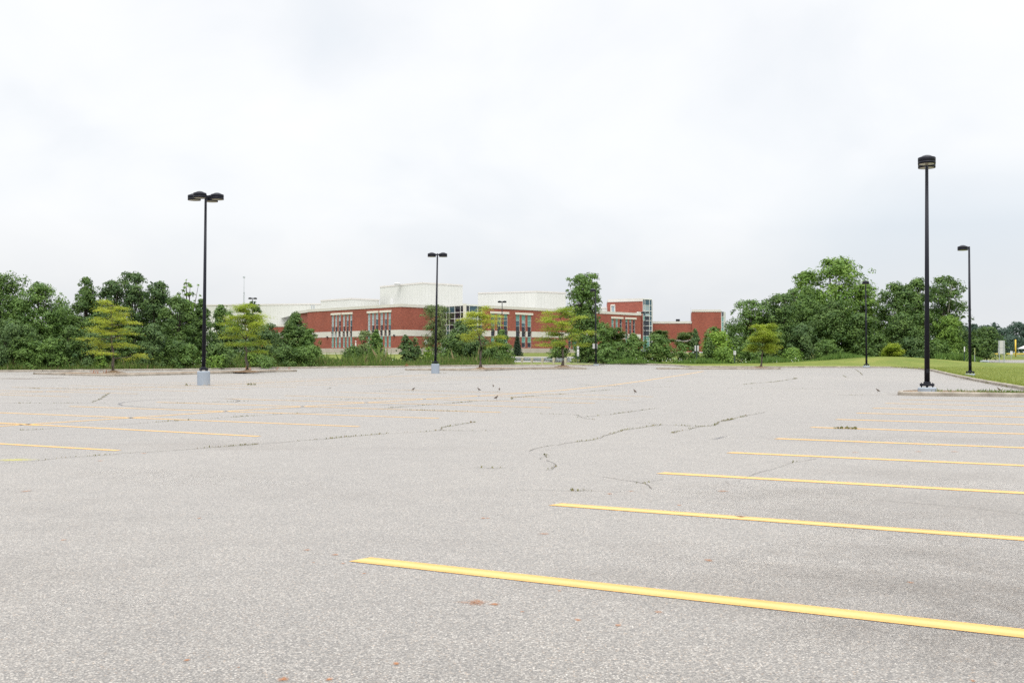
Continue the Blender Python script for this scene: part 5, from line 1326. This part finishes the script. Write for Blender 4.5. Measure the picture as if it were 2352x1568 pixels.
# ------------------------------------------------------------------ birds on the lot
ST = [(-.105, .062, .006, .003), (-.095, .064, .013, .005), (-.06, .070, .017, .010), (-.038, .077, .026, .024), (-.012, .083, .034, .033), (.015, .089, .035, .034), (.036, .098, .028, .029), (.048, .110, .019, .020), (.058, .124, .0185, .019), (.068, .130, .017, .017), (.077, .130, .011, .011), (.081, .1295, .005, .005)]
def bird(label, px, py, face, pitch=0.0, k=1.0, off_=0.0, col='feather'):
    k *= .82
    g = G(px, py, off_); root = empty('bird', tuple(g), face); tag(root, label, 'bird', 'small brown birds feeding on the lot')
    mb = MB(); n = 12
    for (x, z, ry, rz) in ST:
        for j in range(n):
            w = 2 * math.pi * j / n; mb.v.append((x, ry * math.cos(w), z + rz * math.sin(w)))
    for r in range(len(ST) - 1):
        for j in range(n): mb.f.append((r * n + j, r * n + (j + 1) % n, (r + 1) * n + (j + 1) % n, (r + 1) * n + j)); mb.mi.append(1 if (3 <= r <= 7 and math.sin(2 * math.pi * (j + .5) / n) < -.35) else 0)
    mb.f.append(tuple(reversed(range(n)))); mb.mi.append(0); e = (len(ST) - 1) * n; mb.f.append(tuple(e + j for j in range(n))); mb.mi.append(0)
    c, s = math.cos(pitch), math.sin(pitch)
    def rot(v): x, z = v[0], v[2] - .08; return ((x * c - z * s) * k, v[1] * k, (x * s + z * c + .08) * k)
    mb.v = [rot(v) for v in mb.v]
    mb.build('body', [M[col], M['feather_p']], root, True)
    for sgn in (-1, 1):
        mb = MB(); nn = 8
        for (x, z, dy, hh) in ((-.075, .076, .018, .006), (-.04, .084, .031, .016), (0, .090, .038, .022), (.03, .096, .032, .014), (.04, .10, .026, .004)):
            for j in range(nn):
                w = 2 * math.pi * j / nn; mb.v.append((x, sgn * (dy + .004 * math.cos(w)), z + hh * math.sin(w)))
        for r in range(4):
            for j in range(nn): mb.f.append((r * nn + j, r * nn + (j + 1) % nn, (r + 1) * nn + (j + 1) % nn, (r + 1) * nn + j)); mb.mi.append(0)
        mb.v = [rot(v) for v in mb.v]; mb.build('wing', M['feather'], root, True)
        mb = MB(); hip = Vector(rot((.0, sgn * .016, .058)))
        mb.tube([hip, (hip.x - .010 * k, hip.y, .030 * k), (hip.x, hip.y, .003)], [.0045 * k, .003 * k, .003 * k], 5)
        for t in (-.5, 0, .5): mb.tube([(hip.x, hip.y, .003), (hip.x + .02 * k * math.cos(t), hip.y + .02 * k * math.sin(t), .002)], [.0025 * k, .0015 * k], 4)
        mb.build('leg', M['beak'], root)
    mb = MB(); a, b_ = Vector(rot((.079, 0, .129))), Vector(rot((.098, 0, .125))); mb.tube([a, b_], [.005 * k, .001 * k], 6); mb.build('beak', M['beak'], root)
bird('small brown bird standing alone left of the four bird patch', 949.5, 897.3, .15, .2, 1.15)
bird('brown bird leaning forward above the weedy crack', 1100, 898.3, 2.9, .25, 1.2)
bird('far brown bird standing highest up the lot', 1133, 889, 1.9, .1, 1.05)
bird('small brown bird facing away between the far bird and the crack', 1147, 897.5, 1.5, .2, 1.05)
bird('brown bird standing in the weeds of the long crack', 1140, 917.5, .4, .25, 1.15)
bird('brown bird with head raised near the middle of the lot', 1458, 902.5, 2.6, .40, 1.2)
bird('brown bird walking near the island of the tallest lamp', 2016.5, 901, 2.9, .2, 1.25)
bird('brown bird standing on the grass of the lamp island', 2294.6, 899, 2.8, .3, 1.25, .12)

# ------------------------------------------------------------------ sky, sun, camera
SUN_EL, SUN_AZ = math.radians(58), math.radians(183)
world = bpy.data.worlds.new('World'); S.world = world; world.use_nodes = True
t = NT(world); bg = t.n['Background']
sky = t.add('ShaderNodeTexSky'); sky.sky_type = 'NISHITA'; sky.sun_disc = False
sky.sun_elevation = SUN_EL; sky.sun_rotation = SUN_AZ; sky.air_density = 1.0; sky.dust_density = 4.0; sky.ozone_density = 1.0
tc = t.add('ShaderNodeTexCoord'); sep = t.add('ShaderNodeSeparateXYZ'); t.link(tc.outputs['Generated'], sep.inputs[0])
zc = t.math('MAXIMUM', sep.outputs['Z'], 0.0)
den = t.math('ADD', zc, .55)
cx = t.math('DIVIDE', sep.outputs['X'], den); cy = t.math('DIVIDE', sep.outputs['Y'], den)
comb = t.add('ShaderNodeCombineXYZ'); t.link(cx, comb.inputs[0]); t.link(cy, comb.inputs[1]); comb.inputs[2].default_value = 3.7
n1 = t.noise(comb.outputs[0], 1.7, 4, .5)
warp = t.add('ShaderNodeTexNoise'); warp.inputs['Scale'].default_value = 5.0; warp.inputs['Detail'].default_value = 5; warp.inputs['Distortion'].default_value = .4
t.link(comb.outputs[0], warp.inputs['Vector'])
nn = t.math('ADD', t.math('MULTIPLY', n1, .65), t.math('MULTIPLY', warp.outputs['Fac'], .35))
# overcast brightness climbs from the horizon to the zenith
elev = t.ramp(zc, [(0, (.605, .62, .64)), (.04, (.625, .637, .653)), (.08, (.675, .683, .693)), (.128, (.735, .741, .747)), (.2, (.75, .755, .76)), (.34, (.765, .765, .765)), (.55, 1.35), (1, 2.5)])
cloud = t.ramp(nn, [(.34, (.86, .89, .925)), (.43, (.92, .937, .957)), (.50, (.975, .983, .992)), (.57, (1.01, 1.01, 1.01)), (.66, (1.03, 1.03, 1.03))])
# a blue grey cloud bank low on the right
dotn = t.add('ShaderNodeVectorMath', operation='DOT_PRODUCT'); t.link(tc.outputs['Generated'], dotn.inputs[0]); dotn.inputs[1].default_value = Vector((.46, 1, .112)).normalized()
bank = t.math('MULTIPLY', t.ramp(dotn.outputs['Value'], [(.975, 0.0), (.995, 1.0)]), t.ramp(zc, [(.03, .1), (.085, .8), (.115, 1.0), (.18, .0)]))
cloud = t.mix(t.math('MULTIPLY', bank, .65), cloud, (.72, .79, .86))
col = t.mix(1.0, cloud, elev, 'MULTIPLY')
skyc = t.mix(1.0, sky.outputs['Color'], (.10, .10, .10), 'MULTIPLY')
mixc = t.mix(.90, skyc, col)
t.link(mixc, bg.inputs['Color']); bg.inputs['Strength'].default_value = 1.0
sun = bpy.data.lights.new('sun', 'SUN'); sun.energy = 1.3; sun.angle = math.radians(24); sun.color = (1, .97, .92)
so = bpy.data.objects.new('sun', sun); COL.objects.link(so); so['kind'] = 'helper'
dirv = Vector((math.sin(SUN_AZ) * math.cos(SUN_EL), math.cos(SUN_AZ) * math.cos(SUN_EL), math.sin(SUN_EL)))
so.rotation_euler = dirv.to_track_quat('Z', 'Y').to_euler(); so.location = dirv * 60
cam = bpy.data.cameras.new('camera'); co = bpy.data.objects.new('camera', cam); COL.objects.link(co)
cam.sensor_width = 36; cam.sensor_fit = 'HORIZONTAL'; cam.lens = 36 * F_PX / 2352; cam.clip_end = 6000; cam.clip_start = .1
co.location = (0, 0, EYE); co.rotation_euler = (math.pi / 2 + PITCH, 0, 0); co['kind'] = 'helper'
S.camera = co
S.view_settings.view_transform = 'Standard'; S.view_settings.look = 'None'; S.view_settings.gamma = 1; S.view_settings.exposure = 0.5
S.render.engine = 'CYCLES'
S.cycles.max_bounces = 6; S.cycles.diffuse_bounces = 3; S.cycles.glossy_bounces = 2; S.cycles.transmission_bounces = 4; S.cycles.transparent_max_bounces = 8
S.cycles.use_denoising = False
S.cycles.sample_clamp_indirect = 6
